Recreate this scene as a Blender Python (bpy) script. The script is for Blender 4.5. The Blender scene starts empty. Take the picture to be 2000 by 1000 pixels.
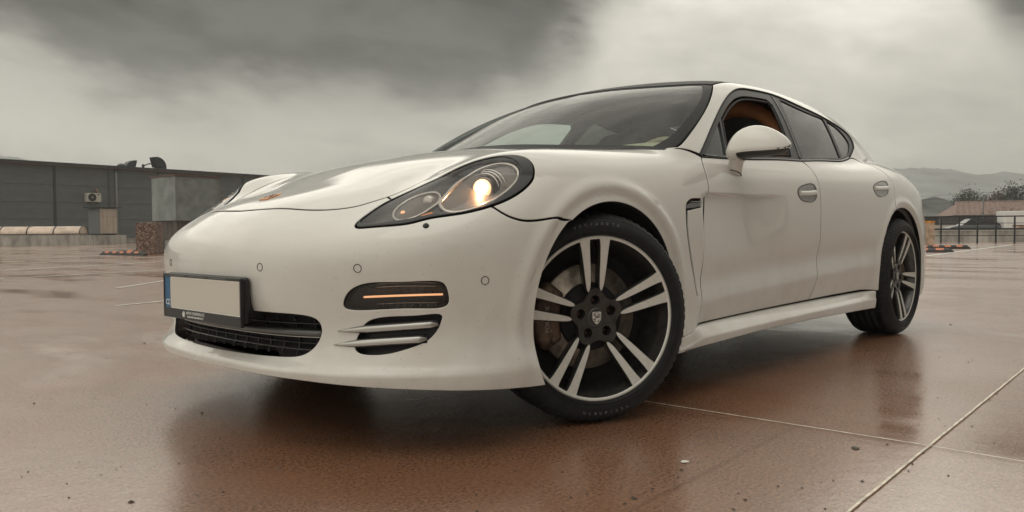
import bpy, bmesh, math, random, time
import numpy as np
from mathutils import Vector, Matrix
from mathutils.geometry import delaunay_2d_cdt
random.seed(7); RS = np.random.RandomState(11)
S = bpy.context.scene; COL = S.collection
# ------------------------------------------------------------------ camera
# world axes: x towards the car's nose, y towards its left side, z up; origin under the front axle
CAM = np.array([2.1192, 2.4588, .6362]); YAW, PITCH, ROLL, FPX = -2.3887, -.0321, -.0070, 1545.95
fw = np.array([math.cos(PITCH)*math.cos(YAW), math.cos(PITCH)*math.sin(YAW), math.sin(PITCH)])
rt = np.cross(fw, [0, 0, 1]); rt /= np.linalg.norm(rt); up = np.cross(rt, fw)
rt, up = rt*math.cos(ROLL)+up*math.sin(ROLL), up*math.cos(ROLL)-rt*math.sin(ROLL)
cd = bpy.data.cameras.new('camera'); cam = bpy.data.objects.new('camera', cd); COL.objects.link(cam)
cam.matrix_world = Matrix(((rt[0], up[0], -fw[0], CAM[0]), (rt[1], up[1], -fw[1], CAM[1]), (rt[2], up[2], -fw[2], CAM[2]), (0, 0, 0, 1)))
cd.sensor_width = 36; cd.lens = FPX/2000*36; cd.clip_start = .05; cd.clip_end = 12000
S.camera = cam
# ------------------------------------------------------------------ exposure, sun, sky
vs = S.view_settings; vs.view_transform = 'Standard'; vs.look = 'None'; vs.exposure = .15; vs.gamma = 1; vs.use_curve_mapping = False
sd = bpy.data.lights.new('sun', 'SUN'); sd.energy = .5; sd.angle = math.radians(45); sd.color = (1, .98, .94)
sun = bpy.data.objects.new('sun', sd); COL.objects.link(sun)
SUN_EL, SUN_AZ = math.radians(74), math.radians(20)      # azimuth from +x towards +y
sdir = Vector((math.cos(SUN_EL)*math.cos(SUN_AZ), math.cos(SUN_EL)*math.sin(SUN_AZ), math.sin(SUN_EL)))
sun.rotation_euler = sdir.to_track_quat('Z', 'Y').to_euler()
W = bpy.data.worlds.new('World'); S.world = W; W.use_nodes = True
class NT:
    """small helper for writing node trees"""
    def __init__(s, tree): s.t = tree; s.n = tree.nodes; s.l = tree.links
    def add(s, typ, ins=None, **kw):
        n = s.n.new(typ)
        for k, v in kw.items(): setattr(n, k, v)
        for k, v in (ins or {}).items():
            if isinstance(v, bpy.types.NodeSocket): s.l.new(v, n.inputs[k])
            else: n.inputs[k].default_value = v
        return n
    def math(s, op, a, b=None, c=None):
        ins = {0: a}
        if b is not None: ins[1] = b
        if c is not None: ins[2] = c
        return s.add('ShaderNodeMath', ins, operation=op).outputs[0]
    def ramp(s, fac, pts, interp='LINEAR'):
        n = s.n.new('ShaderNodeValToRGB'); n.color_ramp.interpolation = interp
        e = n.color_ramp.elements
        while len(e) < len(pts): e.new(.5)
        for q, (p, c) in zip(e, pts): q.position = p; q.color = tuple(c)+(1,) if hasattr(c, '__len__') else (c, c, c, 1)
        s.l.new(fac, n.inputs[0]); return n.outputs[0]
    def noise(s, vec, scale, detail=4, rough=.5, dist=0, out=0, **kw):
        return s.add('ShaderNodeTexNoise', {'Vector': vec, 'Scale': scale, 'Detail': detail, 'Roughness': rough, 'Distortion': dist}, **kw).outputs[out]
    def mix(s, f, a, b, blend='MIX'):
        n = s.n.new('ShaderNodeMix'); n.data_type = 'RGBA'; n.blend_type = blend
        for k, v in ((0, f), (6, a), (7, b)):
            if isinstance(v, bpy.types.NodeSocket): s.l.new(v, n.inputs[k])
            else: n.inputs[k].default_value = tuple(v)+(1,) if hasattr(v, '__len__') and len(v) == 3 else v
        return n.outputs[2]
wt = W.node_tree; wt.nodes.clear(); N = NT(wt)
tc = N.add('ShaderNodeTexCoord').outputs['Generated']
hf = Vector((fw[0], fw[1], 0)).normalized(); hr = Vector((rt[0], rt[1], 0)).normalized()
def dotv(v): return N.add('ShaderNodeVectorMath', {0: tc, 1: tuple(v)}, operation='DOT_PRODUCT').outputs['Value']
zz = dotv((0, 0, 1)); bb = dotv(hf); aa = dotv(hr)
az = N.math('ARCTAN2', aa, bb)                                    # compass angle of the sky direction
zc = N.math('MAXIMUM', zz, 0.0)
inv = N.math('DIVIDE', 1.0, N.math('ADD', zc, .55))
pv = N.add('ShaderNodeCombineXYZ', {0: N.math('ADD', aa, N.math('MULTIPLY', zz, .55)), 1: bb, 2: N.math('MULTIPLY', zz, 2.3)}).outputs[0]
n1 = N.noise(pv, 2.9, 8, .52, .25)
n2 = N.noise(pv, 7.0, 8, .55, .3); n4 = N.noise(pv, 19, 6, .55, .2)
n3 = N.noise(N.add('ShaderNodeVectorMath', {0: pv, 1: (7.3, 2.1, 0)}, operation='ADD').outputs[0], .8, 5, .5)
# height (as elevation) at which the heavy grey cloud bank starts, by compass angle
edge = N.ramp(N.math('MULTIPLY_ADD', az, .5, .5), [(0.0, .62), (.14, .42), (.20, .17), (.31, .150), (.44, .14), (.50, .165), (.535, .19), (.575, .26), (.63, .42), (.72, .40), (.79, .17), (.86, .40), (1.0, .62)], 'EASE')
d = N.math('SUBTRACT', zz, edge)
d = N.math('ADD', d, N.math('MULTIPLY', N.math('SUBTRACT', n1, .5), .20))
d = N.math('ADD', d, N.math('MULTIPLY', N.math('SUBTRACT', n2, .5), .13))
d = N.math('ADD', d, N.math('MULTIPLY', N.math('SUBTRACT', n4, .5), .045))
dark = N.add('ShaderNodeMapRange', {'Value': d, 'From Min': -.04, 'From Max': .075, 'To Min': 0.0, 'To Max': 1.0}, interpolation_type='SMOOTHSTEP').outputs[0]
# the bank ends higher up; the rest of the overcast is brighter towards the zenith
dark = N.math('MULTIPLY', dark, N.add('ShaderNodeMapRange', {'Value': N.math('ADD', zz, N.math('MULTIPLY', N.math('SUBTRACT', n3, .5), .06)), 'From Min': .285, 'From Max': .335, 'To Min': 1.0, 'To Max': 0.0}, interpolation_type='SMOOTHSTEP').outputs[0])
lum = N.ramp(N.math('MULTIPLY_ADD', zz, .5, .5), [(.0, .30), (.49, .46), (.505, .58), (.58, .62), (.64, .88), (.72, .98), (.85, 1.02), (1.0, 1.05)])
bright = N.math('MULTIPLY', N.add('ShaderNodeSeparateColor', {0: lum}).outputs[0], N.math('MULTIPLY_ADD', N.math('ADD', N.math('SUBTRACT', n2, .5), N.math('MULTIPLY', N.math('SUBTRACT', n4, .5), .5)), .75, 1.0))
bright = N.math('MULTIPLY', bright, N.math('MULTIPLY_ADD', N.math('SUBTRACT', n1, .5), .9, 1.0))
# the overcast is thinner (brighter) over the valley in front than low down on the other sides
side = N.ramp(N.math('MULTIPLY_ADD', az, .15915, .5), [(.0, 1.05), (.12, 1.25), (.30, .9), (.39, 1), (.61, 1), (.70, .40), (.80, .20), (.92, .20), (1, .75)])
side = N.mix(N.ramp(zz, [(.55, 0), (.92, 1)]), side, (1, 1, 1))
bright = N.math('MULTIPLY', bright, N.add('ShaderNodeSeparateColor', {0: side}).outputs[0])
# thin bright cloud over the valley above the grey bank (the glare on the wet deck comes from there)
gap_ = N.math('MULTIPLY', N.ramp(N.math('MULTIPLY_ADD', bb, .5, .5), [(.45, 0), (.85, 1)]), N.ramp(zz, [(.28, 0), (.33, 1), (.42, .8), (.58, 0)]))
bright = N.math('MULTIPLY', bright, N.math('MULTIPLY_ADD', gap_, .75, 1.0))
dcol = N.mix(N.ramp(N.math('MULTIPLY_ADD', n2, .5, N.math('MULTIPLY', n1, .5)), [(.42, 0), (.58, 1)]), (.022, .024, .021), (.12, .12, .106))
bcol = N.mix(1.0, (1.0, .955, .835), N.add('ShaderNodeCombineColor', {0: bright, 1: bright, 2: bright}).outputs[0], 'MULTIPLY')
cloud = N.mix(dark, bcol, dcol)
sky = N.add('ShaderNodeTexSky', sky_type='NISHITA', sun_disc=False, sun_elevation=SUN_EL, sun_rotation=math.radians(90)-SUN_AZ)
bg1 = N.add('ShaderNodeBackground', {'Color': sky.outputs[0], 'Strength': .05})
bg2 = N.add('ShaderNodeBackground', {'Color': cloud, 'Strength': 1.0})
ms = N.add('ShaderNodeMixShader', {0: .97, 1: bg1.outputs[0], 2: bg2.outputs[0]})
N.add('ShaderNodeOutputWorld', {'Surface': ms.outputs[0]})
S.render.engine = 'CYCLES'
S.cycles.max_bounces = 8; S.cycles.transparent_max_bounces = 16; S.cycles.volume_bounces = 0
# ------------------------------------------------------------------ materials
MATS = {}
def mat(name, col=(.5, .5, .5), rough=.5, metal=0, coat=0, emis=None, es=1, spec=.5, fn=None, **ex):
    if name in MATS: return MATS[name]
    m = bpy.data.materials.new(name); m.use_nodes = True; T = NT(m.node_tree)
    b = T.n['Principled BSDF']; b.inputs['Base Color'].default_value = tuple(col)+(1,)
    b.inputs['Roughness'].default_value = rough; b.inputs['Metallic'].default_value = metal
    b.inputs['Coat Weight'].default_value = coat; b.inputs['Coat Roughness'].default_value = .03
    b.inputs['Specular IOR Level'].default_value = spec
    if emis: b.inputs['Emission Color'].default_value = tuple(emis)+(1,); b.inputs['Emission Strength'].default_value = es
    if fn: fn(T, b)
    MATS[name] = m; return m
def objco(T): return T.add('ShaderNodeTexCoord').outputs['Object']
def geopos(T): return T.add('ShaderNodeNewGeometry').outputs['Position']
def bump(T, b, h, strength, dist, sock='Normal'):
    n = T.add('ShaderNodeBump', {'Height': h, 'Strength': strength, 'Distance': dist}); T.l.new(n.outputs[0], b.inputs[sock])
def grain(scale, amt, col, bstr=.1, bd=.002, col2=None, detail=6, stretch=None):
    """material callback: colour varied by noise plus fine relief"""
    def f(T, b):
        p = objco(T)
        if stretch: p = T.add('ShaderNodeMapping', {'Vector': p, 'Scale': stretch}).outputs[0]
        n = T.noise(p, scale, detail, .6)
        c2 = col2 or tuple(c*(1-amt) for c in col); c1 = tuple(min(1, c*(1+amt)) for c in col) if not col2 else col
        T.l.new(T.ramp(n, [(.35, c2), (.65, c1)]), b.inputs['Base Color'])
        if bstr: bump(T, b, T.noise(p, scale*6, 3), bstr, bd)
    return f
def paint_fn(T, b):
    p = geopos(T)
    sp = T.add('ShaderNodeSeparateXYZ', {0: p}); z = sp.outputs[2]
    # road dirt specks, denser low down; a faint dust film near the sills
    low = T.add('ShaderNodeMapRange', {'Value': z, 'From Min': .75, 'From Max': .15, 'To Min': 0.0, 'To Max': 1.0}).outputs[0]
    v = T.add('ShaderNodeTexVoronoi', {'Vector': p, 'Scale': 75.0}, feature='F1')
    pick = T.math('GREATER_THAN', T.add('ShaderNodeSeparateColor', {0: v.outputs['Color']}).outputs[0], T.math('MULTIPLY_ADD', low, -.38, .955))
    dot = T.math('MULTIPLY', T.math('LESS_THAN', v.outputs['Distance'], .095), pick)
    film = T.math('MULTIPLY', T.ramp(T.noise(p, 5, 5, .6), [(.42, 0), (.75, 1)]), T.math('MULTIPLY', low, .42))
    c = T.mix(film, (.585, .57, .53), (.33, .25, .185)); c = T.mix(T.math('MULTIPLY', dot, .75), c, (.12, .075, .05))
    T.l.new(c, b.inputs['Base Color'])
    # rain drops standing on the paint
    v2 = T.add('ShaderNodeTexVoronoi', {'Vector': p, 'Scale': 80.0}, feature='F1')
    pick2 = T.math('GREATER_THAN', T.add('ShaderNodeSeparateColor', {0: v2.outputs['Color']}).outputs[1], .80)
    nose_ = T.add('ShaderNodeMapRange', {'Value': sp.outputs[0], 'From Min': .62, 'From Max': .74}).outputs[0]
    wet = T.math('MULTIPLY', T.ramp(T.noise(p, 3.2, 3), [(.42, 0), (.55, 1)]), nose_)
    h = T.math('MULTIPLY', T.math('MAXIMUM', T.math('SUBTRACT', .24, v2.outputs['Distance']), 0.0), T.math('MULTIPLY', pick2, wet))
    bump(T, b, h, .8, .008, 'Coat Normal'); bump(T, b, h, .6, .008)
PAINT = mat('pearl_white_paint', rough=.5, coat=1.0, spec=.12, fn=paint_fn); PAINT.node_tree.nodes['Principled BSDF'].inputs['Coat IOR'].default_value = 1.5; PAINT.node_tree.nodes['Principled BSDF'].inputs['Coat Roughness'].default_value = .015
PLASTIC = mat('black_plastic', (.012, .0125, .014), .42, fn=lambda T, b: bump(T, b, T.noise(objco(T), 900, 2), .12, .0005))
RUBBER = mat('black_rubber', (.008, .008, .009), .6, spec=.3, fn=grain(30, .4, (.0085, .0085, .009), .1, .001))
GLOSSBLK = mat('gloss_black_trim', (.008, .008, .010), .18, coat=.2, spec=.3)
DARK = mat('dark_cavity', (.006, .006, .007), .8)
CHROME = mat('satin_silver', (.42, .41, .38), .32, metal=.9)
MACHINED = mat('machined_alloy', rough=.42, metal=.25, coat=.5, fn=grain(60, .06, (.60, .585, .54), .05, .0004))
ALLOYDARK = mat('dark_grey_alloy', (.045, .044, .042), .38, metal=.5, coat=.3, fn=grain(40, .3, (.05, .048, .045), .05, .0006))
STEEL = mat('brake_steel', rough=.4, metal=.8, fn=grain(25, .4, (.34, .29, .24), .1, .001))
CALIPER = mat('dirty_caliper', rough=.6, metal=.3, fn=grain(35, .5, (.10, .065, .045), .2, .002))
TANLEATHER = mat('tan_leather', rough=.5, fn=grain(14, .2, (.42, .155, .06), .2, .002))
DARKLEATHER = mat('dark_leather', rough=.6, fn=grain(20, .3, (.035, .033, .032), .15, .002))
HEADLINER = mat('grey_headliner', (.10, .10, .095), .9)
BEIGE = mat('beige_leather', (.48, .40, .28), .5)
WHITEPRINT = mat('white_print', (.75, .75, .72), .5)
SILVERPRINT = mat('silver_print', (.60, .59, .55), .4, metal=.3)
PLATEGREY = mat('plate_grey', (.50, .465, .40), .45)
PLATERIM = mat('plate_white_rim', (.75, .72, .65), .35)
PLATEBLUE = mat('plate_blue', (.004, .085, .19), .35)
GOLD = mat('emblem_gold', (.50, .22, .08), .35, metal=.6)
EMBRED = mat('emblem_red', (.30, .03, .02), .35, coat=.5)
LAMPWARM = mat('lit_headlamp', (.9, .8, .7), .3, emis=(1.0, .50, .22), es=1.25)
LAMPCORE = mat('lit_headlamp_core', (.9, .8, .7), .3, emis=(1.0, .80, .62), es=2.4)
LAMPSOFT = mat('lit_position_lamp', (.5, .3, .2), .4, emis=(1.0, .45, .18), es=1.1)
LEDBAR = mat('lit_led_bar', (.8, .5, .3), .3, emis=(1.0, .50, .24), es=1.3)
REFLECTOR = mat('lamp_reflector', (.55, .53, .50), .25, metal=.9)
LAMPBLACK = mat('lamp_housing', (.022, .022, .023), .35)
ORANGE = mat('amber_reflector', (.65, .22, .05), .3, coat=.5, emis=(1, .35, .1), es=.25)  # reflector, no lamp; its faint glow is put into the material
def glassmat(name, tint, refl=1.0, ior=1.5, drops=False, rough=0.0):
    m = bpy.data.materials.new(name); m.use_nodes = True; T = NT(m.node_tree); T.n.clear()
    nrm = None
    if drops:
        p = geopos(T)
        v2 = T.add('ShaderNodeTexVoronoi', {'Vector': p, 'Scale': 150.0}, feature='F1')
        pick = T.math('GREATER_THAN', T.add('ShaderNodeSeparateColor', {0: v2.outputs['Color']}).outputs[1], .80)
        h = T.math('MULTIPLY', T.math('MAXIMUM', T.math('SUBTRACT', .22, v2.outputs['Distance']), 0.0), pick)
        nrm = T.add('ShaderNodeBump', {'Height': h, 'Strength': .4, 'Distance': .005}).outputs[0]
    fr = T.add('ShaderNodeLayerWeight', {'Blend': .5})
    gl = T.add('ShaderNodeBsdfGlossy', {'Color': (refl, refl, refl, 1), 'Roughness': rough})
    if nrm: T.l.new(nrm, fr.inputs['Normal']); T.l.new(nrm, gl.inputs['Normal'])
    tr = T.add('ShaderNodeBsdfTransparent', {'Color': tuple(tint)+(1,)})
    f = T.math('MULTIPLY_ADD', T.math('POWER', fr.outputs['Facing'], 4.6), .92, .055)      # same from inside and outside
    mx = T.add('ShaderNodeMixShader', {0: f, 1: tr.outputs[0], 2: gl.outputs[0]})
    T.add('ShaderNodeOutputMaterial', {'Surface': mx.outputs[0]}); MATS[name] = m; return m
WSGLASS = glassmat('windscreen_glass', (.74, .84, .80), .62, drops=True)
SIDEGLASS = glassmat('tinted_side_glass', (.12, .13, .125), .55)
CLEARGLASS = glassmat('clear_side_glass', (.78, .85, .82), .8)
LENSGLASS = glassmat('headlight_glass', (.82, .80, .78), .75, drops=True)
# ------------------------------------------------------------------ object helpers
def link(name, me, m=None, parent=None, label=None):
    o = bpy.data.objects.new(name, me); COL.objects.link(o)
    if m is not None and me is not None and not me.materials:
        for q in (m if isinstance(m, (list, tuple)) else [m]): me.materials.append(q)
        if m is MATS.get('pearl_white_paint') and me.polygons and max(p.material_index for p in me.polygons) == 1: me.materials.append(MATS['dark_cavity'])  # flanges of painted panels coloured dark to stand in for gap shade
        elif not isinstance(m, (list, tuple)): me.polygons.foreach_set('material_index', [0]*len(me.polygons))
    if parent: o.parent = parent
    if label: o['label'] = label
    return o
def thing(name, label, cat, loc=(0, 0, 0), rz=0, group=None, me=None, m=None):
    o = link(name, me, m); o.location = loc; o.rotation_euler = (0, 0, rz)
    o['label'] = label; o['category'] = cat
    if group: o['group'] = group
    if me is None: o.empty_display_size = .3
    return o
def struct(name, me, m, kind='structure', label=None):
    o = link(name, me, m); o['kind'] = kind
    if label: o['label'] = label
    return o
class MB:
    """collects faces for one mesh"""
    def __init__(s): s.v = []; s.f = []; s.mi = []; s.sm = []
    def raw(s, V, Fc, mi=0, smooth=False):
        o = len(s.v); s.v += [tuple(map(float, p)) for p in V]; s.f += [tuple(int(i)+o for i in q) for q in Fc]
        s.mi += [mi]*len(Fc); s.sm += [smooth]*len(Fc); return s
    def box(s, c, d, mi=0, R=None, taper=(1, 1)):
        V = []
        for z in (-1, 1):
            k = taper if z > 0 else (1, 1)
            for x, y in ((-1, -1), (1, -1), (1, 1), (-1, 1)): V.append((x*d[0]/2*k[0], y*d[1]/2*k[1], z*d[2]/2))
        V = [Vector(p) for p in V]
        if R is not None: V = [R @ p for p in V]
        V = [p+Vector(c) for p in V]
        return s.raw(V, [(0, 3, 2, 1), (4, 5, 6, 7), (0, 1, 5, 4), (1, 2, 6, 5), (2, 3, 7, 6), (3, 0, 4, 7)], mi)
    def loft(s, rings, mi=0, cap=True, closed=True, smooth=True):
        n = len(rings[0]); V = [p for r in rings for p in r]; Fc = []
        for i in range(len(rings)-1):
            for j in range(n if closed else n-1):
                a = i*n+j; b = i*n+(j+1) % n; Fc.append((a, b, b+n, a+n))
        s.raw(V, Fc, mi, smooth)
        if cap and closed:
            o = len(s.v)-len(V); s.f.append(tuple(o+j for j in reversed(range(n)))); s.f.append(tuple(o+(len(rings)-1)*n+j for j in range(n)))
            s.mi += [mi, mi]; s.sm += [False, False]
        return s
    def tube(s, pts, r, n=8, mi=0, cap=True):
        P = [Vector(p) for p in pts]; rings = []; pr = None
        for i, p in enumerate(P):
            t = (P[min(i+1, len(P)-1)]-P[max(i-1, 0)]).normalized()
            a = t.orthogonal().normalized() if pr is None else (pr-t*pr.dot(t)).normalized()
            pr = a; b = t.cross(a); rr = r[i] if hasattr(r, '__len__') else r
            rings.append([p+a*(rr*math.cos(2*math.pi*k/n))+b*(rr*math.sin(2*math.pi*k/n)) for k in range(n)])
        return s.loft(rings, mi, cap)
    def ringtube(s, pts, r, n=6, mi=0):
        """closed loop tube"""
        P = [Vector(p) for p in pts]; m = len(P); rings = []; pr = None
        c = sum(P, Vector())/m
        for i, p in enumerate(P):
            t = (P[(i+1) % m]-P[i-1]).normalized(); a = (p-c); a = (a-t*a.dot(t)).normalized(); b = t.cross(a)
            rings.append([p+a*(r*math.cos(2*math.pi*k/n))+b*(r*math.sin(2*math.pi*k/n)) for k in range(n)])
        rings.append(rings[0]); return s.loft(rings, mi, False)
    def lathe(s, prof, n=48, mi=0, axis='Y', smooth=True, flip=False):
        """prof: (r, h) pairs turned about the axis"""
        V = []; Fc = []; m = len(prof)
        for k in range(n):
            a = 2*math.pi*k/n; ca, sa = math.cos(a), math.sin(a)
            for r, h in prof: V.append((r*ca, h, r*sa) if axis == 'Y' else ((r*ca, r*sa, h) if axis == 'Z' else (h, r*ca, r*sa)))
        for k in range(n):
            for i in range(m-1):
                q = (k*m+i, k*m+i+1, ((k+1) % n)*m+i+1, ((k+1) % n)*m+i); Fc.append(q if not flip else q[::-1])
        return s.raw(V, Fc, mi, smooth)
    def mesh(s, name='m'):
        me = bpy.data.meshes.new(name); me.from_pydata(s.v, [], s.f)
        me.polygons.foreach_set('material_index', s.mi); me.polygons.foreach_set('use_smooth', s.sm); me.update(); return me
    def obj(s, name, m, parent=None, label=None, fix=True):
        me = s.mesh(name)
        if fix:
            bm = bmesh.new(); bm.from_mesh(me); bmesh.ops.recalc_face_normals(bm, faces=bm.faces); bm.to_mesh(me); bm.free()
        return link(name, me, m, parent, label)
def bevel(o, w=.01, seg=2, ang=40):
    md = o.modifiers.new('bevel', 'BEVEL'); md.width = w; md.segments = seg; md.limit_method = 'ANGLE'; md.angle_limit = math.radians(ang); return o
def text_mesh(txt, size, mname='txt', depth=.0004, align='CENTER'):
    c = bpy.data.curves.new(mname, 'FONT'); c.body = txt; c.size = size; c.extrude = depth; c.align_x = align; c.align_y = 'CENTER'; c.resolution_u = 2
    o = bpy.data.objects.new('t', c); COL.objects.link(o); dg = bpy.context.evaluated_depsgraph_get()
    me = bpy.data.meshes.new_from_object(o.evaluated_get(dg)); bpy.data.objects.remove(o); bpy.data.curves.remove(c); return me
def append_text(mb, txt, size, M, mi=0, sx=1):
    me = text_mesh(txt, size); V = [M @ Vector((v.co.x*sx, v.co.y, v.co.z)) for v in me.vertices]
    mb.raw(V, [tuple(p.vertices) for p in me.polygons], mi); bpy.data.meshes.remove(me)
# ------------------------------------------------------------------ body surface
def nspl(xs,ys,q):
    """natural cubic spline through (xs,ys[...]) along axis 0, linear extrapolation"""
    xs=np.asarray(xs,float);ys=np.asarray(ys,float)
    if xs[0]>xs[-1]: xs=xs[::-1];ys=ys[::-1]
    n=len(xs);h=np.diff(xs);A=np.zeros((n,n));A[0,0]=A[-1,-1]=1
    b=np.zeros(ys.shape)
    for i in range(1,n-1):
        A[i,i-1]=h[i-1];A[i,i]=2*(h[i-1]+h[i]);A[i,i+1]=h[i]
        b[i]=6*((ys[i+1]-ys[i])/h[i]-(ys[i]-ys[i-1])/h[i-1])
    m=np.linalg.solve(A,b.reshape(n,-1)).reshape(b.shape)
    q=np.asarray(q,float);i=np.clip(np.searchsorted(xs,q)-1,0,n-2)
    qq=np.clip(q,xs[0],xs[-1])
    sh=(-1,)+(1,)*(ys.ndim-1)
    t=(qq-xs[i]).reshape(sh);hh=h[i].reshape(sh);u=hh-t
    r=(m[i]*u**3+m[i+1]*t**3)/(6*hh)+(ys[i]/hh-m[i]*hh/6)*u+(ys[i+1]/hh-m[i+1]*hh/6)*t
    sl0=(ys[1]-ys[0])/h[0]-h[0]*(m[1])/6; sl1=(ys[-1]-ys[-2])/h[-1]+h[-1]*m[-2]/6
    ex=(q-qq).reshape(sh)
    return r+np.where(ex<0,ex*sl0,ex*sl1)
class Tab:
    def __init__(s,a,b,T,na=220,nb=120):
        T=np.asarray(T,float)
        if a[0]>a[-1]: a=a[::-1];T=T[::-1]
        if b[0]>b[-1]: b=b[::-1];T=T[:,::-1]
        s.a0,s.b0=a[0],b[0];s.da=(a[-1]-a[0])/(na-1);s.db=(b[-1]-b[0])/(nb-1)
        ga=a[0]+s.da*np.arange(-2,na+3);gb=b[0]+s.db*np.arange(-2,nb+3)
        G=nspl(a,T,ga);G=nspl(b,G.T,gb).T
        s.G=np.ascontiguousarray(G)
    def __call__(s,x,y):
        G=s.G;u=np.clip((x-s.a0)/s.da+2,1,G.shape[0]-3.001);v=np.clip((y-s.b0)/s.db+2,1,G.shape[1]-3.001)
        i=u.astype(int);j=v.astype(int);f=u-i;g=v-j
        def w(t): # cubic B-spline weights -> C2
            return ((1-t)**3/6,(3*t**3-6*t**2+4)/6,(-3*t**3+3*t**2+3*t+1)/6,t**3/6)
        wf=w(f);wg=w(g);r=0
        for k in range(4):
            for l in range(4): r=r+wf[k]*wg[l]*G[i+k-1,j+l-1]
        return r
def smax(a,b,k): return .5*(a+b+np.sqrt((a-b)**2+k*k))
def smin(a,b,k): return .5*(a+b-np.sqrt((a-b)**2+k*k))
def sst(a,b,x):
    t=np.clip((x-a)/(b-a),0,1);return t*t*(3-2*t)
# ---- side half width: W(x) + profile by z for front / door / rear
SX=[1.1,.95,.8,.6,.4,.2,0,-.2,-.4,-.6,-.9,-1.3,-1.7,-2.1,-2.5,-2.9,-3.3,-3.6,-3.85,-4.1]
SW=[.70,.77,.835,.895,.934,.953,.960,.958,.948,.932,.922,.920,.924,.936,.952,.962,.943,.885,.80,.68]
SZ=[.1,.19,.235,.30,.4,.5,.6,.7,.8,.87,.93,1.0,1.1]
DN=[-.01,-.001,.005,-.009,-.004,0,-.003,-.012,-.035,-.065,-.105,-.16,-.26]      # nose/front fender
DD=[-.03,-.01,-.008,-.006,-.010,-.012,-.006,-.004,-.010,-.024,-.048,-.085,-.17]     # doors
DR=[-.03,-.01,-.005,0,0,0,-.002,-.008,-.020,-.036,-.060,-.11,-.22]   # rear
_bl=[(1.1,1,0),(.2,1,0),(-.2,.9,0),(-.45,.5,0),(-.7,.1,0),(-1.2,0,0),(-1.9,0,.1),(-2.3,0,.5),(-2.7,0,.95),(-4.1,0,1)]
_bx=[b[0] for b in _bl][::-1]
T=[]
for x,w in zip(SX,SW):
    n=np.interp(x,_bx,[b[1] for b in _bl][::-1]);r=np.interp(x,_bx,[b[2] for b in _bl][::-1])
    T.append([w+n*a+r*c+(1-n-r)*d for a,c,d in zip(DN,DR,DD)])
SIDE=Tab(SX,SZ,T)
# ---- top height
HX=[1.0,.867,.703,.5,.3,.1,-.1,-.3,-.6,-1.2,-2.0,-2.5,-2.9,-3.3,-3.7,-4.1]
HY=[0,.2,.4,.52,.62,.70,.78,.86,.94,1.02]
HT=[[.650,.645,.600,.57,.55,.54,.53,.52,.50,.47],
[.722,.717,.678,.648,.632,.625,.615,.60,.58,.55],
[.772,.769,.743,.716,.707,.713,.705,.688,.66,.62],
[.826,.823,.808,.799,.820,.838,.825,.79,.745,.70],
[.892,.888,.877,.871,.884,.898,.887,.855,.81,.76],
[.939,.935,.921,.912,.914,.919,.908,.878,.83,.78],
[.970,.965,.949,.936,.928,.930,.920,.892,.85,.80],
[.975,.970,.955,.947,.943,.942,.933,.906,.865,.82],
[.990,.986,.976,.968,.964,.961,.952,.925,.885,.84],
[.97,.97,.97,.97,.97,.97,.968,.95,.915,.87],
[.99,.99,.99,.99,.99,.99,.988,.975,.94,.89],
[1.03,1.03,1.03,1.03,1.03,1.025,1.015,.995,.955,.90],
[1.055,1.055,1.055,1.055,1.055,1.052,1.045,1.018,.97,.91],
[1.04,1.04,1.04,1.035,1.03,1.02,1.00,.965,.91,.85],
[.98,.98,.975,.96,.945,.925,.895,.85,.79,.73],
[.90,.90,.89,.87,.85,.82,.78,.74,.69,.62]]
TOP=Tab(HX,HY,HT)
# ---- nose
NZ=[.1,.16,.20,.226,.236,.248,.268,.30,.36,.42,.48,.56,.62,.67,.72,.80]
NP=[.895,.915,.929,.936,.935,.918,.897,.888,.908,.932,.941,.945,.930,.893,.84,.73]
NQ=[.895,.915,.930,.938,.937,.923,.908,.892,.877,.888,.908,.928,.918,.872,.80,.68]
NY=[0,.2,.4,.6,.75,.9,1.0]
ND=[0,-.006,-.032,-.105,-.205,-.37,-.53]
NW=[0,0,.35,.9,1,1,1]
NOSE=Tab(NY,NZ,[[p*(1-w)+q*w+d for p,q in zip(NP,NQ)] for d,w in zip(ND,NW)],120,260)
TZ=[.1,.25,.4,.55,.7,.8,.9,1.0]
TP=[3.85,3.93,4.02,4.03,3.98,3.97,3.99,3.9]
TD=[0,-.01,-.04,-.11,-.20,-.34,-.5]
TAIL=Tab(NY,TZ,[[p+d for p in TP] for d in TD])
# ---- greenhouse
GX=[0.2,-.1,-.35,-.6,-.85,-1.1,-1.35,-1.6,-1.9,-2.3,-2.7,-3.1,-3.4,-3.7,-4.1]
GC=[.76,.90,1.03,1.15,1.26,1.34,1.388,1.41,1.424,1.410,1.356,1.235,1.10,.97,.84]
GY=[0,.2,.4,.55,.7,.85]
def gd(x,y): # drop across
    ws=np.interp(x,[-1.4,-.3],[0,1]);
    return -(ws*.27*y*y+(1-ws)*.10*y*y+.0*y)
ROOF=Tab(GX,GY,[[c+gd(x,y) for y in GY] for x,c in zip(GX,GC)])
GSX=[.2,-.3,-.7,-1.1,-1.5,-1.9,-2.3,-2.7,-3.1,-3.5,-4.1]
GSW=[.82,.84,.842,.845,.845,.842,.832,.81,.75,.66,.54]   # half width at z=.95
GSZ=[.9,.95,1.05,1.15,1.25,1.35,1.45]
GSD=[.02,0,-.05,-.105,-.166,-.238,-.33]
GSIDE=Tab(GSX,GSZ,[[w+d for d in GSD] for w in GSW])
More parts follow.
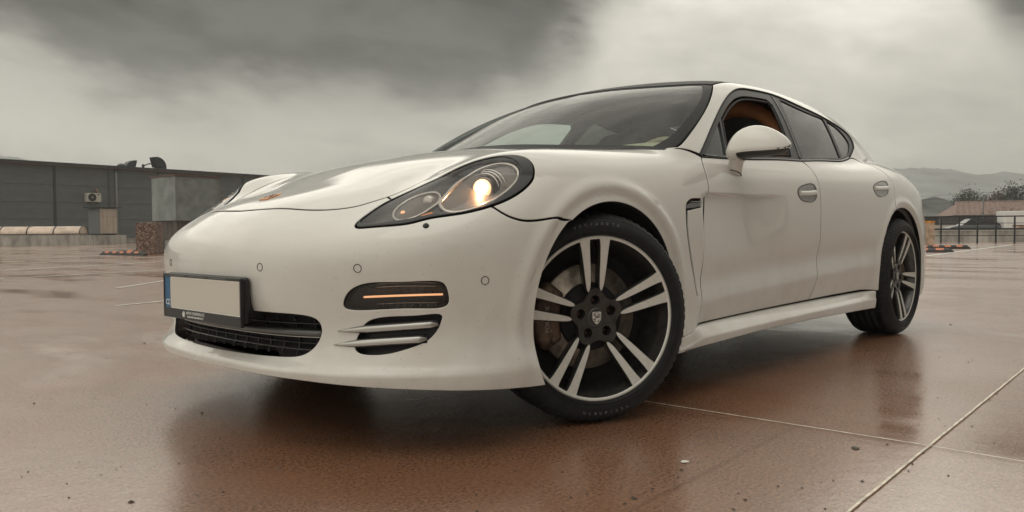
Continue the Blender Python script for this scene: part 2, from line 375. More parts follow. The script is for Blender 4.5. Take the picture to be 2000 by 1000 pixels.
def body(x,y,z):
    y=np.abs(y)
    # lower wheel-arch flares and door creases are small additions
    Y=SIDE(x,z)
    for cx in(.005,-2.892):
        r=np.hypot(x-cx,(z-.356));
        Y=Y+(.009*np.exp(-((r-.432)/.022)**2)-.009*sst(.422,.392,r))*sst(.15,.3,z)
    fw=sst(-.50,-.62,x)*sst(-2.55,-2.3,x)
    zc=.352+.044*(-x-.6)
    d=zc-z
    Y=Y-fw*(.17*(d+np.sqrt(d*d+.00005))+.011*np.exp(-((d+.085)/.055)**2))
    Y=Y-.022*sst(-.585,-.63,x)*sst(-1.42,-.95,x)*sst(.777,.765,z+.012*(x+.6))*sst(.45,.74,z)
    A=(y-Y)
    B=(z-TOP(x,y))*.9
    Cc=(x-NOSE(y,z))*.95/np.sqrt(1+np.interp(y,[0,.2,.4,.6,.75,.9,1.5],[0,.08,.25,.5,.85,1.1,1.1])**2)
    D=(-x-TAIL(y,z))*.95/np.sqrt(1+np.interp(y,[0,.4,.6,.75,.9,1.5],[0,.25,.45,.75,1.,1.])**2)
    f=smax(A,B,.045)
    f=smax(f,Cc,.07);f=smax(f,D,.07)
    zb=np.interp(x,[-4,-3.3,-2.45,-.3,.3,.38,.92],[.26,.20,.188,.188,.16,.163,.195])
    f=smax(f,zb-z,.012)
    return f
def green(x,y,z):
    y=np.abs(y)
    A=(y-GSIDE(x,z))*.95
    B=(z-ROOF(x,y))*.88
    return np.maximum(np.maximum(smax(A,B,.038),x-.0),-x-3.9)
def F(x,y,z): return smin(body(x,y,z),green(x,y,z),.012)
def grad(f,x,y,z,e=1e-3):
    g=np.stack([f(x+e,y,z)-f(x-e,y,z),f(x,y+e,z)-f(x,y-e,z),f(x,y,z+e)-f(x,y,z-e)],-1)
    return g/np.linalg.norm(g,axis=-1,keepdims=True)
O3 = {
 'fog': [[0.8, 0.563, 0.423], [0.802, 0.574, 0.451], [0.795, 0.601, 0.476], [0.773, 0.644, 0.491], [0.722, 0.717, 0.494], [0.653, 0.789, 0.496], [0.632, 0.805, 0.487], [0.619, 0.807, 0.458], [0.618, 0.8, 0.427], [0.692, 0.724, 0.418], [0.785, 0.585, 0.412], [0.8, 0.562, 0.42]],
 'fogvent': [[0.761, 0.613, 0.374], [0.754, 0.628, 0.384], [0.725, 0.673, 0.394], [0.67, 0.742, 0.398], [0.627, 0.785, 0.398], [0.626, 0.783, 0.38], [0.638, 0.771, 0.348], [0.661, 0.752, 0.323], [0.703, 0.713, 0.302], [0.742, 0.67, 0.289], [0.775, 0.618, 0.288], [0.782, 0.597, 0.295], [0.781, 0.588, 0.309], [0.768, 0.598, 0.354], [0.761, 0.613, 0.374]],
 'handF': [[-1.489, 0.905, 0.807], [-1.527, 0.901, 0.832], [-1.603, 0.898, 0.847], [-1.691, 0.899, 0.848], [-1.707, 0.905, 0.821], [-1.695, 0.91, 0.788], [-1.648, 0.912, 0.765], [-1.573, 0.911, 0.763], [-1.508, 0.909, 0.776], [-1.489, 0.905, 0.807]],
 'handR': [[-2.463, 0.916, 0.856], [-2.531, 0.907, 0.887], [-2.618, 0.902, 0.902], [-2.711, 0.906, 0.9], [-2.702, 0.917, 0.87], [-2.654, 0.928, 0.83], [-2.582, 0.929, 0.816], [-2.491, 0.926, 0.819], [-2.463, 0.916, 0.856]],
 'dlo': [[-0.692, 0.846, 0.937], [-0.908, 0.782, 1.065], [-1.102, 0.72, 1.177], [-1.299, 0.661, 1.269], [-1.468, 0.621, 1.32], [-1.602, 0.61, 1.333], [-1.88, 0.602, 1.342], [-2.123, 0.621, 1.315], [-2.401, 0.636, 1.283], [-2.639, 0.65, 1.242], [-2.772, 0.67, 1.191], [-2.743, 0.707, 1.136], [-2.611, 0.751, 1.079], [-2.442, 0.786, 1.033], [-2.275, 0.806, 1.007], [-1.724, 0.834, 0.975], [-1.078, 0.85, 0.942], [-0.692, 0.851, 0.927]],
 'tri': [[-0.742, 0.848, 0.936], [-1.019, 0.761, 1.106], [-0.923, 0.845, 0.948]],
 'win': [[-1.054, 0.751, 1.125], [-1.164, 0.717, 1.184], [-1.297, 0.681, 1.24], [-1.427, 0.658, 1.275], [-1.578, 0.647, 1.29], [-1.723, 0.642, 1.296], [-1.751, 0.662, 1.269], [-1.716, 0.719, 1.182], [-1.655, 0.786, 1.064], [-1.599, 0.83, 0.983], [-0.949, 0.846, 0.947], [-0.967, 0.822, 0.995], [-1.018, 0.779, 1.075]],
 'rglass': [[-1.921, 0.62, 1.322], [-2.141, 0.639, 1.291], [-2.437, 0.645, 1.268], [-2.308, 0.795, 1.026], [-1.747, 0.828, 0.986], [-1.777, 0.78, 1.074], [-1.837, 0.705, 1.203]],
 'rq': [[-2.473, 0.647, 1.262], [-2.633, 0.671, 1.212], [-2.665, 0.703, 1.155], [-2.603, 0.737, 1.106], [-2.494, 0.768, 1.061], [-2.349, 0.791, 1.031]],
 'bar1': [[0.804, 0.526, 0.35], [0.757, 0.619, 0.369], [0.706, 0.695, 0.378], [0.639, 0.772, 0.382], [0.631, 0.778, 0.374], [0.635, 0.774, 0.366], [0.706, 0.694, 0.36], [0.78, 0.577, 0.346], [0.804, 0.526, 0.347]],
 'bar2': [[0.812, 0.517, 0.31], [0.773, 0.593, 0.332], [0.724, 0.671, 0.338], [0.659, 0.75, 0.341], [0.654, 0.756, 0.334], [0.658, 0.754, 0.324], [0.727, 0.674, 0.317], [0.784, 0.583, 0.307], [0.812, 0.521, 0.306]],
}
# ------------------------------------------------------------------ charts over the body surface
def root(f, O, D, tmax=1.5):
    lo = np.full(len(O), .02); hi = np.full(len(O), tmax)
    for _ in range(24):
        m = (lo+hi)/2; p = O+D*m[:, None]; v = f(p[:, 0], p[:, 1], p[:, 2]) < 0
        lo = np.where(v, m, lo); hi = np.where(v, hi, m)
    return O+D*lo[:, None]
class CT:                                   # straight down view (x, y)
    def uv(s, p): return (p[0], p[1])
    def xyz(s, q, f=F): O = np.stack([q[:, 0], q[:, 1], np.full(len(q), .3)], 1); return root(f, O, np.tile([0, 0, 1.], (len(q), 1)), 1.4)
class CS:                                   # fan about the long axis (x, angle)
    zc = .55; R = .85
    def uv(s, p): return (p[0], math.atan2(p[2]-s.zc, p[1])*s.R)
    def xyz(s, q, f=F):
        O = np.stack([q[:, 0], np.zeros(len(q)), np.full(len(q), s.zc)], 1); a = q[:, 1]/s.R
        return root(f, O, np.stack([0*a, np.cos(a), np.sin(a)], 1))
class CN:                                   # fan about a point inside the car (compass angle, elevation)
    def __init__(s, O, sg=1, R=1.1): s.O = np.array(O); s.sg = sg; s.R = R
    def uv(s, p):
        w = np.array(p[:3])-s.O; return (math.atan2(w[1], w[0]*s.sg)*s.R, math.atan2(w[2], math.hypot(w[0], w[1]))*s.R)
    def xyz(s, q, f=F):
        a = q[:, 0]/s.R; e = q[:, 1]/s.R; D = np.stack([np.cos(a)*np.cos(e)*s.sg, np.sin(a)*np.cos(e), np.sin(e)], 1)
        return root(f, np.tile(s.O, (len(q), 1)), D, 1.8)
T_, S_, N_, R_ = CT(), CS(), CN((-.3, 0, .2)), CN((-3.0, 0, .45), -1)
def AE(l): return [(a*1.1, e*1.1) for a, e in l]          # (compass, elevation) pairs in the nose chart
def smooth_seg(pts, step=.012):
    P = np.array(pts, float); n = len(P)
    if n == 2: k = max(2, int(np.linalg.norm(P[1]-P[0])/step)+1); return P[0]+(P[1]-P[0])*np.linspace(0, 1, k)[:, None]
    d = np.r_[0, np.cumsum(np.maximum(np.sqrt(np.linalg.norm(np.diff(P, axis=0), axis=1)), 1e-4))]
    L = np.linalg.norm(np.diff(P, axis=0), axis=1).sum(); k = max(4, int(L/step)+1)
    return nspl(d, P, np.linspace(0, d[-1], k))
def closed_curve(pts, step=.006):
    P = list(pts); n = len(P); Q = P[-3:]+P+P[:4]; P2 = np.array(Q, float)
    d = np.r_[0, np.cumsum(np.maximum(np.linalg.norm(np.diff(P2, axis=0), axis=1)**.5, 1e-4))]
    L = np.linalg.norm(np.diff(np.array(P+P[:1]), axis=0), axis=1).sum(); k = max(12, int(L/step))
    return nspl(d, P2, np.linspace(d[3], d[3+n], k, endpoint=False))
def outline(segs, step=.012):
    """segments (lists of chart points) joined with corners between them"""
    out = []
    for s in segs:
        q = smooth_seg(s, step)
        if out and np.linalg.norm(out[-1][-1]-q[0]) < 1e-5: q = q[1:]
        out.append(q)
    P = np.concatenate(out)
    if np.linalg.norm(P[0]-P[-1]) < 1e-5: P = P[:-1]
    return P
def area(P): x, y = P[:, 0], P[:, 1]; return .5*np.sum(x*np.roll(y, -1)-y*np.roll(x, -1))
def inset(P, d):
    """move closed ccw polygon inwards by d"""
    e = np.roll(P, -1, 0)-P; L = np.linalg.norm(e, axis=1, keepdims=True); e = e/np.maximum(L, 1e-9)
    nrm = np.stack([-e[:, 1], e[:, 0]], 1); a = np.roll(nrm, 1, 0); b = nrm; m = a+b; q = (m*m).sum(1, keepdims=True)
    m = m*2/np.maximum(q, .8); return P+m*d, nrm
def inside(pts, P):
    x, y = pts[:, 0], pts[:, 1]; r = np.zeros(len(pts), bool); x1, y1 = P[:, 0], P[:, 1]; x2, y2 = np.roll(x1, -1), np.roll(y1, -1)
    for i in range(len(P)):
        c = (y1[i] > y) != (y2[i] > y)
        if c.any():
            xi = (x2[i]-x1[i])*(y-y1[i])/(y2[i]-y1[i]+1e-15)+x1[i]; r ^= c & (x < xi)
    return r
def distpoly(pts, P):
    d = np.full(len(pts), 9.); A = P; B = np.roll(P, -1, 0)
    for a, b in zip(A, B):
        ab = b-a; t = np.clip(((pts-a)@ab)/(ab@ab+1e-12), 0, 1); d = np.minimum(d, np.linalg.norm(pts-a-t[:, None]*ab, axis=1))
    return d
def panel_data(chart, outer, holes=(), step=.018, gap=.0030, flange=.018, off=0.0, f=F, rnd=.0022, hole_gap=None, hole_flange=None):
    ff = (lambda x, y, z: f(x, y, z)-off) if off else f
    loops = []
    for k, L in enumerate([outer]+list(holes)):
        L = np.array(L)
        if (area(L) < 0) == (k == 0): L = L[::-1]
        g = gap if k == 0 or hole_gap is None else hole_gap
        P0, n = inset(L, g+rnd); P1, _ = inset(L, g+rnd*.25); P2, _ = inset(L, g)
        loops.append((P0, P1, P2, flange if k == 0 or hole_flange is None else hole_flange))
    Z = loops[0][0]; mn, mx = Z.min(0), Z.max(0)
    gx, gy = np.meshgrid(np.arange(mn[0]+step/2, mx[0], step), np.arange(mn[1]+step/2, mx[1], step*.87))
    gx[::2] += step/2; G = np.stack([gx.ravel(), gy.ravel()], 1)
    G = G[inside(G, Z)]; G = G[distpoly(G, Z) > step*.45]
    for h in loops[1:]: G = G[~inside(G, h[0])]; G = G[distpoly(G, h[0]) > step*.45]
    V = [h[0] for h in loops]; ed = []; o = 0
    for h in V: n = len(h); ed += [(o+i, o+(i+1) % n) for i in range(n)]; o += n
    allv = np.concatenate(V+[G])
    vs2, es, fs, ov, oe, of = delaunay_2d_cdt([Vector(map(float, p)) for p in allv], ed, [], 0, 1e-7)
    UV = np.array([tuple(p) for p in vs2]); Fc = np.array([tuple(q) for q in fs])
    c = UV[Fc].mean(1); ok = inside(c, Z)
    for h in V[1:]: ok &= ~inside(c, h)
    Fc = Fc[ok]
    a = UV[Fc]; ar = (a[:, 1, 0]-a[:, 0, 0])*(a[:, 2, 1]-a[:, 0, 1])-(a[:, 1, 1]-a[:, 0, 1])*(a[:, 2, 0]-a[:, 0, 0]); Fc = Fc[np.abs(ar) > 1e-10]
    X = chart.xyz(UV, ff); Nn = grad(ff, X[:, 0], X[:, 1], X[:, 2])
    verts = [X]; norms = [Nn]; faces = [tuple(q) for q in Fc]; o = len(X); nint = len(faces); deep = []
    # orient faces along the normal
    fn = np.cross(X[Fc[:, 1]]-X[Fc[:, 0]], X[Fc[:, 2]]-X[Fc[:, 0]]); flip = (fn*Nn[Fc[:, 0]]).sum(1) < 0
    faces = [q[::-1] if fl else q for q, fl in zip(faces, flip)]
    for P0, P1, P2, fl in loops:
        n = len(P0); A0 = chart.xyz(P0, ff); N0 = grad(ff, A0[:, 0], A0[:, 1], A0[:, 2])
        A1 = chart.xyz(P1, ff)-N0*rnd*.28; A2 = chart.xyz(P2, ff)-N0*rnd; A3 = A2-N0*fl
        t = A2-A0; t -= (t*N0).sum(1)[:, None]*N0; t /= np.maximum(np.linalg.norm(t, axis=1, keepdims=True), 1e-9)
        N1 = (N0+t); N1 /= np.linalg.norm(N1, axis=1, keepdims=True)
        verts += [A0, A1, A2, A3]; norms += [N0, N1, t, t]
        for r in range(3):
            for i in range(n):
                j = (i+1) % n; q = (o+r*n+i, o+r*n+j, o+(r+1)*n+j, o+(r+1)*n+i)
                faces.append(q); deep.append(r == 2 and fl > .006)
        # orientation test on the first quad
        V4 = np.concatenate([A0, A1]); q = (0, 1, n+1); g = np.cross(V4[1]-V4[0], V4[n+1]-V4[0])
        if g@N0[0] < 0:
            k = 3*n; faces[-k:] = [p[::-1] for p in faces[-k:]]
        o += 4*n
    return np.concatenate(verts), np.concatenate(norms), faces, [0]*nint+[int(k) for k in deep]
def make_mesh(name, V, Nn, Fc, mi=None, mirror=False):
    V = np.array(V); Nn = np.array(Nn)
    if mirror: V = V*[1, -1, 1]; Nn = Nn*[1, -1, 1]; Fc = [tuple(q)[::-1] for q in Fc]
    me = bpy.data.meshes.new(name); me.from_pydata(V.tolist(), [], [tuple(int(i) for i in q) for q in Fc])
    me.polygons.foreach_set('use_smooth', [True]*len(Fc))
    if mi is not None: me.polygons.foreach_set('material_index', mi)
    me.update()
    me.normals_split_custom_set_from_vertices([tuple(p) for p in Nn]); return me
def panel(name, chart, outer, m, parent, both=True, label=None, **kw):
    d = panel_data(chart, outer, **kw)
    a = link(name, make_mesh(name, *d), m, parent, label)
    if not both: return a
    b = link(name, make_mesh(name, *d, mirror=True), m, None, label)
    return a, b
def two(name, chart, outer, m, parents, label=None, **kw):
    """a panel on the left side and its mirror image on the right, under their own parents"""
    a, b = panel(name, chart, outer, m, parents[0], True, label, **kw); b.parent = parents[1]; return a, b
def uvs(chart, pts): return [chart.uv(p) for p in pts]
def mir(P): return [(-a, b) if False else (a, -b) for a, b in P]
# ------------------------------------------------------------------ ground
def ground_fn(T, b):
    p = geopos(T)
    big = T.noise(p, .35, 5, .55); mid = T.noise(p, 2.2, 6, .6); fine = T.noise(p, 95, 4, .75); fin2 = T.noise(p, 420, 2, .6)
    c = T.mix(T.ramp(mid, [(.3, 0), (.7, 1)]), (.125, .046, .017), (.20, .080, .032))
    c = T.mix(T.ramp(fine, [(.44, 0), (.66, 1)]), c, (.34, .175, .095)); c = T.mix(T.math('MULTIPLY', T.math('LESS_THAN', fin2, .40), .7), c, (.035, .017, .012))
    # away from the car the coating is greyer
    T.l.new(c, b.inputs['Base Color'])
    wet = T.ramp(big, [(.40, 0), (.60, 1)])
    str_ = T.noise(T.add('ShaderNodeMapping', {'Vector': p, 'Rotation': (0, 0, .35), 'Scale': (1.2, .35, 1)}).outputs[0], 1.1, 5, .6)
    pud = T.math('MULTIPLY', T.ramp(T.noise(T.add('ShaderNodeMapping', {'Vector': p, 'Rotation': (0, 0, .35), 'Scale': (.8, .32, 1)}).outputs[0], .9, 7, .62), [(.50, 0), (.60, 1)]), T.ramp(str_, [(.30, .4), (.6, 1)]))
    r = T.math('MULTIPLY_ADD', pud, -.165, .20)
    b.inputs['Roughness'].default_value = .55; b.inputs['Coat IOR'].default_value = 4.0; T.l.new(T.ramp(T.noise(p, 1.3, 5, .6), [(.30, .82), (.55, 1)]), b.inputs['Coat Weight']); T.l.new(r, b.inputs['Coat Roughness'])
    h = T.math('MULTIPLY_ADD', fine, .6, T.math('MULTIPLY', T.noise(p, 45, 3), .5))
    bump(T, b, h, .42, .0022); bump(T, b, T.math('MULTIPLY', T.math('ADD', h, T.math('MULTIPLY', T.noise(p, 14, 3), .9)), T.math('MULTIPLY_ADD', pud, -.85, 1.0)), .36, .0024, 'Coat Normal')
GROUND = mat('wet_red_concrete', fn=ground_fn)
def sheet(x0, x1, y0, y1, z, n=1):
    return MB().raw([(x0, y0, z), (x1, y0, z), (x1, y1, z), (x0, y1, z)], [(0, 1, 2, 3)]).mesh('sheet')
struct('parking_deck', sheet(-90, 40, -90, 60, 0), GROUND)
struct('ground', sheet(-6000, 3000, -6000, 3000, -.30), mat('far_ground', (.06, .065, .05), .9))
# ------------------------------------------------------------------ the car
car = thing('car', 'white four-door fastback car with lit left headlight, low front lip and twin-spoke wheels', 'car')
def mseg(chart, s): return [((p[0], -p[1]) if chart is T_ else (-p[0], p[1])) for p in reversed(s)]
def full(chart, segs): return outline(segs+[mseg(chart, s) for s in reversed(segs)])
U = lambda ch, k: uvs(ch, [p for p in O3[k] if len(p) == 3])
ARF, ARR = (.005, .356, .382), (-2.892, .357, .397)
def arc(c, a0, a1, y=.948, n=24):
    return [(c[0]+c[2]*math.cos(a), y, c[1]+c[2]*math.sin(a)) for a in np.linspace(math.radians(a0), math.radians(a1), n)]
# --- shared feature lines (3D, left side)
hood_front = [(.811, 0, .709), (.805, .12, .708), (.79, .24, .706), (.775, .33, .704), (.747, .402, .702), (.715, .445, .704), (.68, .474, .712), (.645, .490, .727), (.60, .512, .74)]
hood_side = [(.60, .512), (.54, .535), (.45, .552), (.36, .562), (.25, .58), (.1, .62), (-.1, .665), (-.25, .69), (-.385, .70)]
hood_rear = [(-.385, .70), (-.345, .62), (-.285, .48), (-.235, .30), (-.212, .15), (-.205, 0)]
HF = uvs(T_, hood_front)
hood = link('hood', make_mesh('hood', *panel_data(T_, full(T_, [HF, hood_side, hood_rear]), step=.02)), PAINT, car)
# headlight outline in (compass, elevation) of the nose chart
HLo = AE([(.4879, .3668), (.4935, .388), (.512, .43), (.5405, .4655), (.570, .4885), (.632, .5215), (.690, .5470), (.752, .5690), (.815, .5890), (.875, .6025), (.9150, .6035), (.9430, .5900), (.9560, .5640), (.9575, .5446), (.9490, .5130), (.9100, .4690), (.870, .4400), (.824, .4160), (.7485, .3900), (.6762, .3760), (.6400, .3650), (.6048, .3590), (.5262, .3560), (.4960, .3570)])
hl_curve = closed_curve(HLo)
def hl_between(a, b):
    """piece of the headlight outline between the points nearest a and b, going clockwise in list order"""
    i = int(np.argmin(np.linalg.norm(hl_curve-np.array(a), axis=1))); j = int(np.argmin(np.linalg.norm(hl_curve-np.array(b), axis=1)))
    n = len(hl_curve); k = []; 
    while True:
        k.append(tuple(hl_curve[i])); 
        if i == j: break
        i = (i+1) % n
    return k
h_top = tuple(AE([(.5405, .4655)])[0]); h_low = tuple(AE([(.824, .4160)])[0])
# hood side line again, in the nose chart (project the points on the surface first)
def onT(pts): X = T_.xyz(np.array([(a, b) for a, b in pts], float)); return [tuple(p) for p in X]
hoodN = [N_.uv(p) for p in onT(hood_side)]; hoodFN = [N_.uv(p) for p in onT([(p[0], p[1]) for p in hood_front])]
bf = uvs(N_, [(.482, .846, .706), (.466, .88, .689), (.437, .894, .674), (.396, .907, .666), (.321, .921, .670), (.219, .940, .676)])
bf[0] = h_low
archN = lambda a0, a1, y=.94: uvs(N_, arc(ARF, a0, a1, y))
a_join = math.degrees(math.atan2(.676-.356, .219-.005))
low_front = uvs(N_, [(.355, .925, .172), (.46, .895, .175), (.60, .815, .183), (.70, .725, .190), (.79, .61, .196), (.87, .44, .204), (.912, .22, .207), (.917, 0, .208)])
# bumper: centre of hood edge -> strip beside the lamp -> lamp edge -> joint with fender -> arch -> lip -> centre
tip = tuple(AE([(.4879, .3668)])[0])
lampA = hl_between(h_low, h_top)      # lower edge, tip, start of the upper edge
strip = [h_top, hoodFN[-1]]
arch_dn = archN(a_join, -29, .935)
arch_dn[0] = bf[-1]; low_front[0] = arch_dn[-1]
half = [[tuple(p) for p in reversed(hoodFN)][::-1], [hoodFN[-1], h_top], list(reversed(lampA)), bf, arch_dn, low_front]
def seg_poly(half, ch):
    P = [np.array(half[0]) if False else smooth_seg(half[0])]
    for s in half[1:]:
        q = np.array(s) if len(s) > 30 else smooth_seg(s)
        P.append(q[1:])
    P = np.concatenate(P); M = P[::-1]*[-1, 1] if ch is not T_ else P[::-1]*[1, -1]
    return np.concatenate([P, M[1:-1]])
bump_poly = seg_poly(half, N_)
# openings in the bumper
grille_c = [(.895, 0, .258), (.892, .12, .259), (.880, .228, .261), (.862, .36, .266), (.846, .430, .277), (.832, .468, .306), (.823, .486, .350), (.830, .478, .378), (.846, .445, .391), (.868, .36, .394), (.893, .203, .395), (.90, .1, .396), (.90, 0, .396)]
g = uvs(N_, grille_c); gs = smooth_seg(g, .008); grille_poly = np.concatenate([gs, (gs[::-1]*[-1, 1])[1:-1]])
fog_poly = closed_curve(U(N_, 'fog')[:-1]); vent_poly = closed_curve(U(N_, 'fogvent')[:-1])
flip = lambda P: P[::-1]*[-1, 1]
bumper = link('front_bumper', make_mesh('front_bumper', *panel_data(N_, bump_poly, [grille_poly, fog_poly, flip(fog_poly), vent_poly, flip(vent_poly)], step=.014, hole_gap=0.0, hole_flange=.010)), PAINT, car)
# side: fender
slotN = closed_curve(uvs(N_, [(-.452, .93, .705), (-.460, .93, .728), (-.490, .925, .745), (-.53, .92, .751), (-.628, .915, .752), (-.628, .915, .724), (-.55, .92, .716), (-.472, .929, .700), (-.466, .932, .632), (-.500, .931, .518), (-.553, .924, .387), (-.543, .925, .387), (-.488, .931, .518), (-.452, .935, .632)]), .006) if False else \
    outline([uvs(N_, s) for s in ([(-.452, .93, .705), (-.460, .93, .730), (-.490, .925, .748), (-.53, .92, .754), (-.628, .915, .756)], [(-.628, .915, .756), (-.626, .915, .722)], [(-.626, .915, .722), (-.55, .92, .714), (-.474, .929, .706)], [(-.474, .929, .706), (-.466, .932, .632), (-.500, .931, .518), (-.556, .924, .383)], [(-.556, .924, .383), (-.543, .925, .383)], [(-.543, .925, .383), (-.486, .931, .518), (-.451, .935, .632), (-.452, .93, .705)])], .008)
doorF = [(-.699, .853, .924), (-.672, .883, .872), (-.664, .902, .821), (-.656, .912, .771), (-.636, .92, .691), (-.608, .922, .573), (-.594, .923, .455), (-.588, .917, .356), (-.575, .913, .265)]
wsbase = (-.505, .80, .94)
fender_poly = np.concatenate([q[:-1] for q in [smooth_seg([tuple(p) for p in bf]), smooth_seg(archN(a_join, 196, .945)),
    smooth_seg([archN(a_join, 196, .945)[-1]]+uvs(N_, [(-.42, .93, .243), (-.481, .924, .248), (-.53, .92, .256), (-.575, .913, .265)])), smooth_seg(uvs(N_, doorF[::-1])),
    smooth_seg(uvs(N_, [doorF[0], (-.63, .835, .937), wsbase])), smooth_seg([N_.uv(wsbase), hoodN[-1]]), smooth_seg(hoodN[::-1]), smooth_seg([hoodFN[-1], h_top]),
    np.array(hl_between(h_top, h_low))]])
fl, fr_ = panel('fender', N_, fender_poly, PAINT, car, holes=[slotN], hole_gap=0.0, hole_flange=.004, step=.011); fr_.parent = car
# doors and quarter
silltop = [(-.575, .913, .265), (-.735, .902, .268), (-1.205, .895, .276), (-1.683, .90, .281), (-2.06, .92, .284), (-2.478, .94, .288)]
doorM = [(-1.690, .838, .966), (-1.738, .860, .935), (-1.753, .891, .873), (-1.748, .909, .802), (-1.735, .917, .701), (-1.731, .915, .552), (-1.712, .913, .402), (-1.683, .90, .281)]
doorR = [(-2.712, .945, .712), (-2.735, .945, .76), (-2.80, .915, .86), (-2.80, .89, .93), (-2.72, .84, 1.0), (-2.56, .80, 1.045), (-2.46, .785, 1.03)]
dlo = [p for p in O3['dlo']]
belt = [(-.699, .853, .924), (-1.078, .85, .936), (-1.40, .842, .954), (-1.690, .838, .966), (-2.0, .823, .986), (-2.275, .806, 1.000), (-2.46, .785, 1.030)]
hF = closed_curve(uvs(S_, O3['handF'][:-1])); hR = closed_curve(uvs(S_, O3['handR'][:-1]))
dp = outline([uvs(S_, doorF), uvs(S_, silltop[:4]), uvs(S_, doorM[::-1]), uvs(S_, belt[:4][::-1])])
fdoor = two('front_door', S_, dp, PAINT, (car, car), holes=[hF], hole_gap=0, hole_flange=.004, step=.009)
aS = math.degrees(math.atan2(.288-.357, -2.478+2.892)); 
aE = math.degrees(math.atan2(.712-.357, -2.712+2.892))
arR1 = arc((ARR[0], ARR[1], math.hypot(.414, .069)), 360+aS if aS < 0 else aS, 360+aE, .95)
arR1 = [(ARR[0]+(.420-(.420-.397)*t)*math.cos(a), .95, ARR[1]+(.420-(.420-.397)*t)*math.sin(a)) for t, a in zip(np.linspace(0, 1, 16), np.radians(np.linspace(aS, aE, 16)))]
arR1[0] = silltop[-1]; doorR[0] = arR1[-1]
rp = outline([uvs(S_, doorM), uvs(S_, silltop[3:]), uvs(S_, arR1), uvs(S_, doorR), uvs(S_, belt[3:][::-1])])
rdoor = two('rear_door', S_, rp, PAINT, (car, car), holes=[hR], hole_gap=0, hole_flange=.004)
# body side: pillar, roof rail, rear quarter in one pressing
TX = -3.72
ws_edge = [wsbase, (-.567, .822, .958), (-.656, .809, .997), (-.916, .741, 1.133), (-1.10, .672, 1.235), (-1.225, .625, 1.300)]
rail = onT([(-1.225, .610), (-1.45, .572), (-1.75, .548), (-2.1, .528), (-2.5, .500), (-2.9, .470), (-3.2, .44), (-3.45, .41), (-3.6, .40)])
ws_edge[-1] = rail[0]
tail_top = [S_.uv(rail[-1]), (-3.66, 1.02), (TX, .88)]
tailS = [(TX, .88), (TX, .55), (TX, .2), (TX, -.1), (TX, -.33)]
lowR = [(TX, -.33), (-3.5, -.345), (-3.285, -.345)]
archR2 = uvs(S_, arc(ARR, 201, aE, .95)); archR2[-1] = S_.uv(doorR[0])
qp = np.concatenate([q[:-1] for q in [smooth_seg(uvs(S_, ws_edge)), smooth_seg(uvs(S_, rail)), smooth_seg(tail_top), smooth_seg(tailS), smooth_seg(lowR+[archR2[0]]), smooth_seg(archR2),
    smooth_seg(uvs(S_, doorR)), smooth_seg([S_.uv(doorR[-1])]+uvs(S_, [(-2.611, .751, 1.085), (-2.735, .707, 1.136), (-2.772, .670, 1.191), (-2.639, .652, 1.242), (-2.401, .636, 1.285), (-2.123, .621, 1.317), (-1.88, .604, 1.342), (-1.602, .610, 1.335), (-1.468, .622, 1.320), (-1.299, .661, 1.269), (-1.102, .720, 1.177), (-.908, .782, 1.065), (-.699, .846, .934)])),
    smooth_seg([S_.uv((-.699, .846, .934)), S_.uv((-.63, .835, .945)), S_.uv(wsbase)])]])
bside = two('body_side', S_, qp, PAINT, (car, car), flange=.03, step=.014)
lin = two('pillar_trim', S_, qp, HEADLINER, (car, car), off=-.034, gap=.0, flange=.004, step=.03)
# roof, rear window, tail
railT = [(p[0], p[1]) for p in rail]
hdr = [(-1.225, .612), (-1.115, .45), (-1.05, .25), (-1.025, 0)]
roof_half = [[(-1.025, 0), (-1.05, .25), (-1.115, .45), (-1.225, .607)], [(-1.225, .607)]+[(x, y-.002) for x, y in railT[1:5]], [(-2.5, .498), (-2.56, .3), (-2.58, 0)]]
WETROOF = mat('wet_black_roof', (.02, .021, .021), .55, spec=.3, fn=lambda T, b: bump(T, b, T.math('MULTIPLY', T.math('GREATER_THAN', T.noise(geopos(T), 220, 2), .55), 1.0), .5, .002))
roof = link('roof', make_mesh('roof', *panel_data(T_, full(T_, roof_half), step=.03)), WETROOF, car)
head = link('headliner', make_mesh('headliner', *panel_data(T_, full(T_, roof_half), step=.05, off=-.035, flange=.002)), HEADLINER, car)
rw_half = [[(-2.58, 0), (-2.56, .3), (-2.5, .496)], [(-2.5, .496), (-2.9, .466), (-3.2, .436), (-3.36, .418)], [(-3.36, .418), (-3.40, .2), (-3.41, 0)]]
rwin = link('rear_window', make_mesh('rear_window', *panel_data(T_, full(T_, rw_half), step=.04, flange=.004)), SIDEGLASS, car)
hatch_half = [[(-3.41, 0), (-3.40, .2), (-3.36, .418)], [(-3.36, .418), (-3.6, .40)], [(-3.6, .40), (-3.74, .38), (-3.80, .3), (-3.82, 0)]]
hatch = link('tailgate', make_mesh('tailgate', *panel_data(T_, full(T_, hatch_half), step=.03)), PAINT, car)
q0 = S_.xyz(np.array([(TX, v) for v in np.linspace(-.33, .88, 14)])); R1 = [R_.uv(p) for p in q0]
q1 = onT([(-3.62, .405), (-3.74, .385), (-3.80, .3), (-3.82, .15), (-3.82, 0)]); R2 = [R1[-1]]+[R_.uv(p) for p in q1]
R0 = uvs(R_, [(-3.93, 0, .28), (-3.91, .3, .28), (-3.85, .6, .275)]); R0 = R0+[R1[0]]
half = [R0, R1, R2]
P = np.concatenate([smooth_seg(half[0]), smooth_seg(half[1])[1:], smooth_seg(half[2])[1:]]); tailP = np.concatenate([P, (P[::-1]*[-1, 1])[1:-1]])
lampT = closed_curve(uvs(R_, [(-3.80, .78, .70), (-3.85, .70, .74), (-3.93, .5, .76), (-3.93, .5, .70), (-3.85, .70, .66)]), .01)
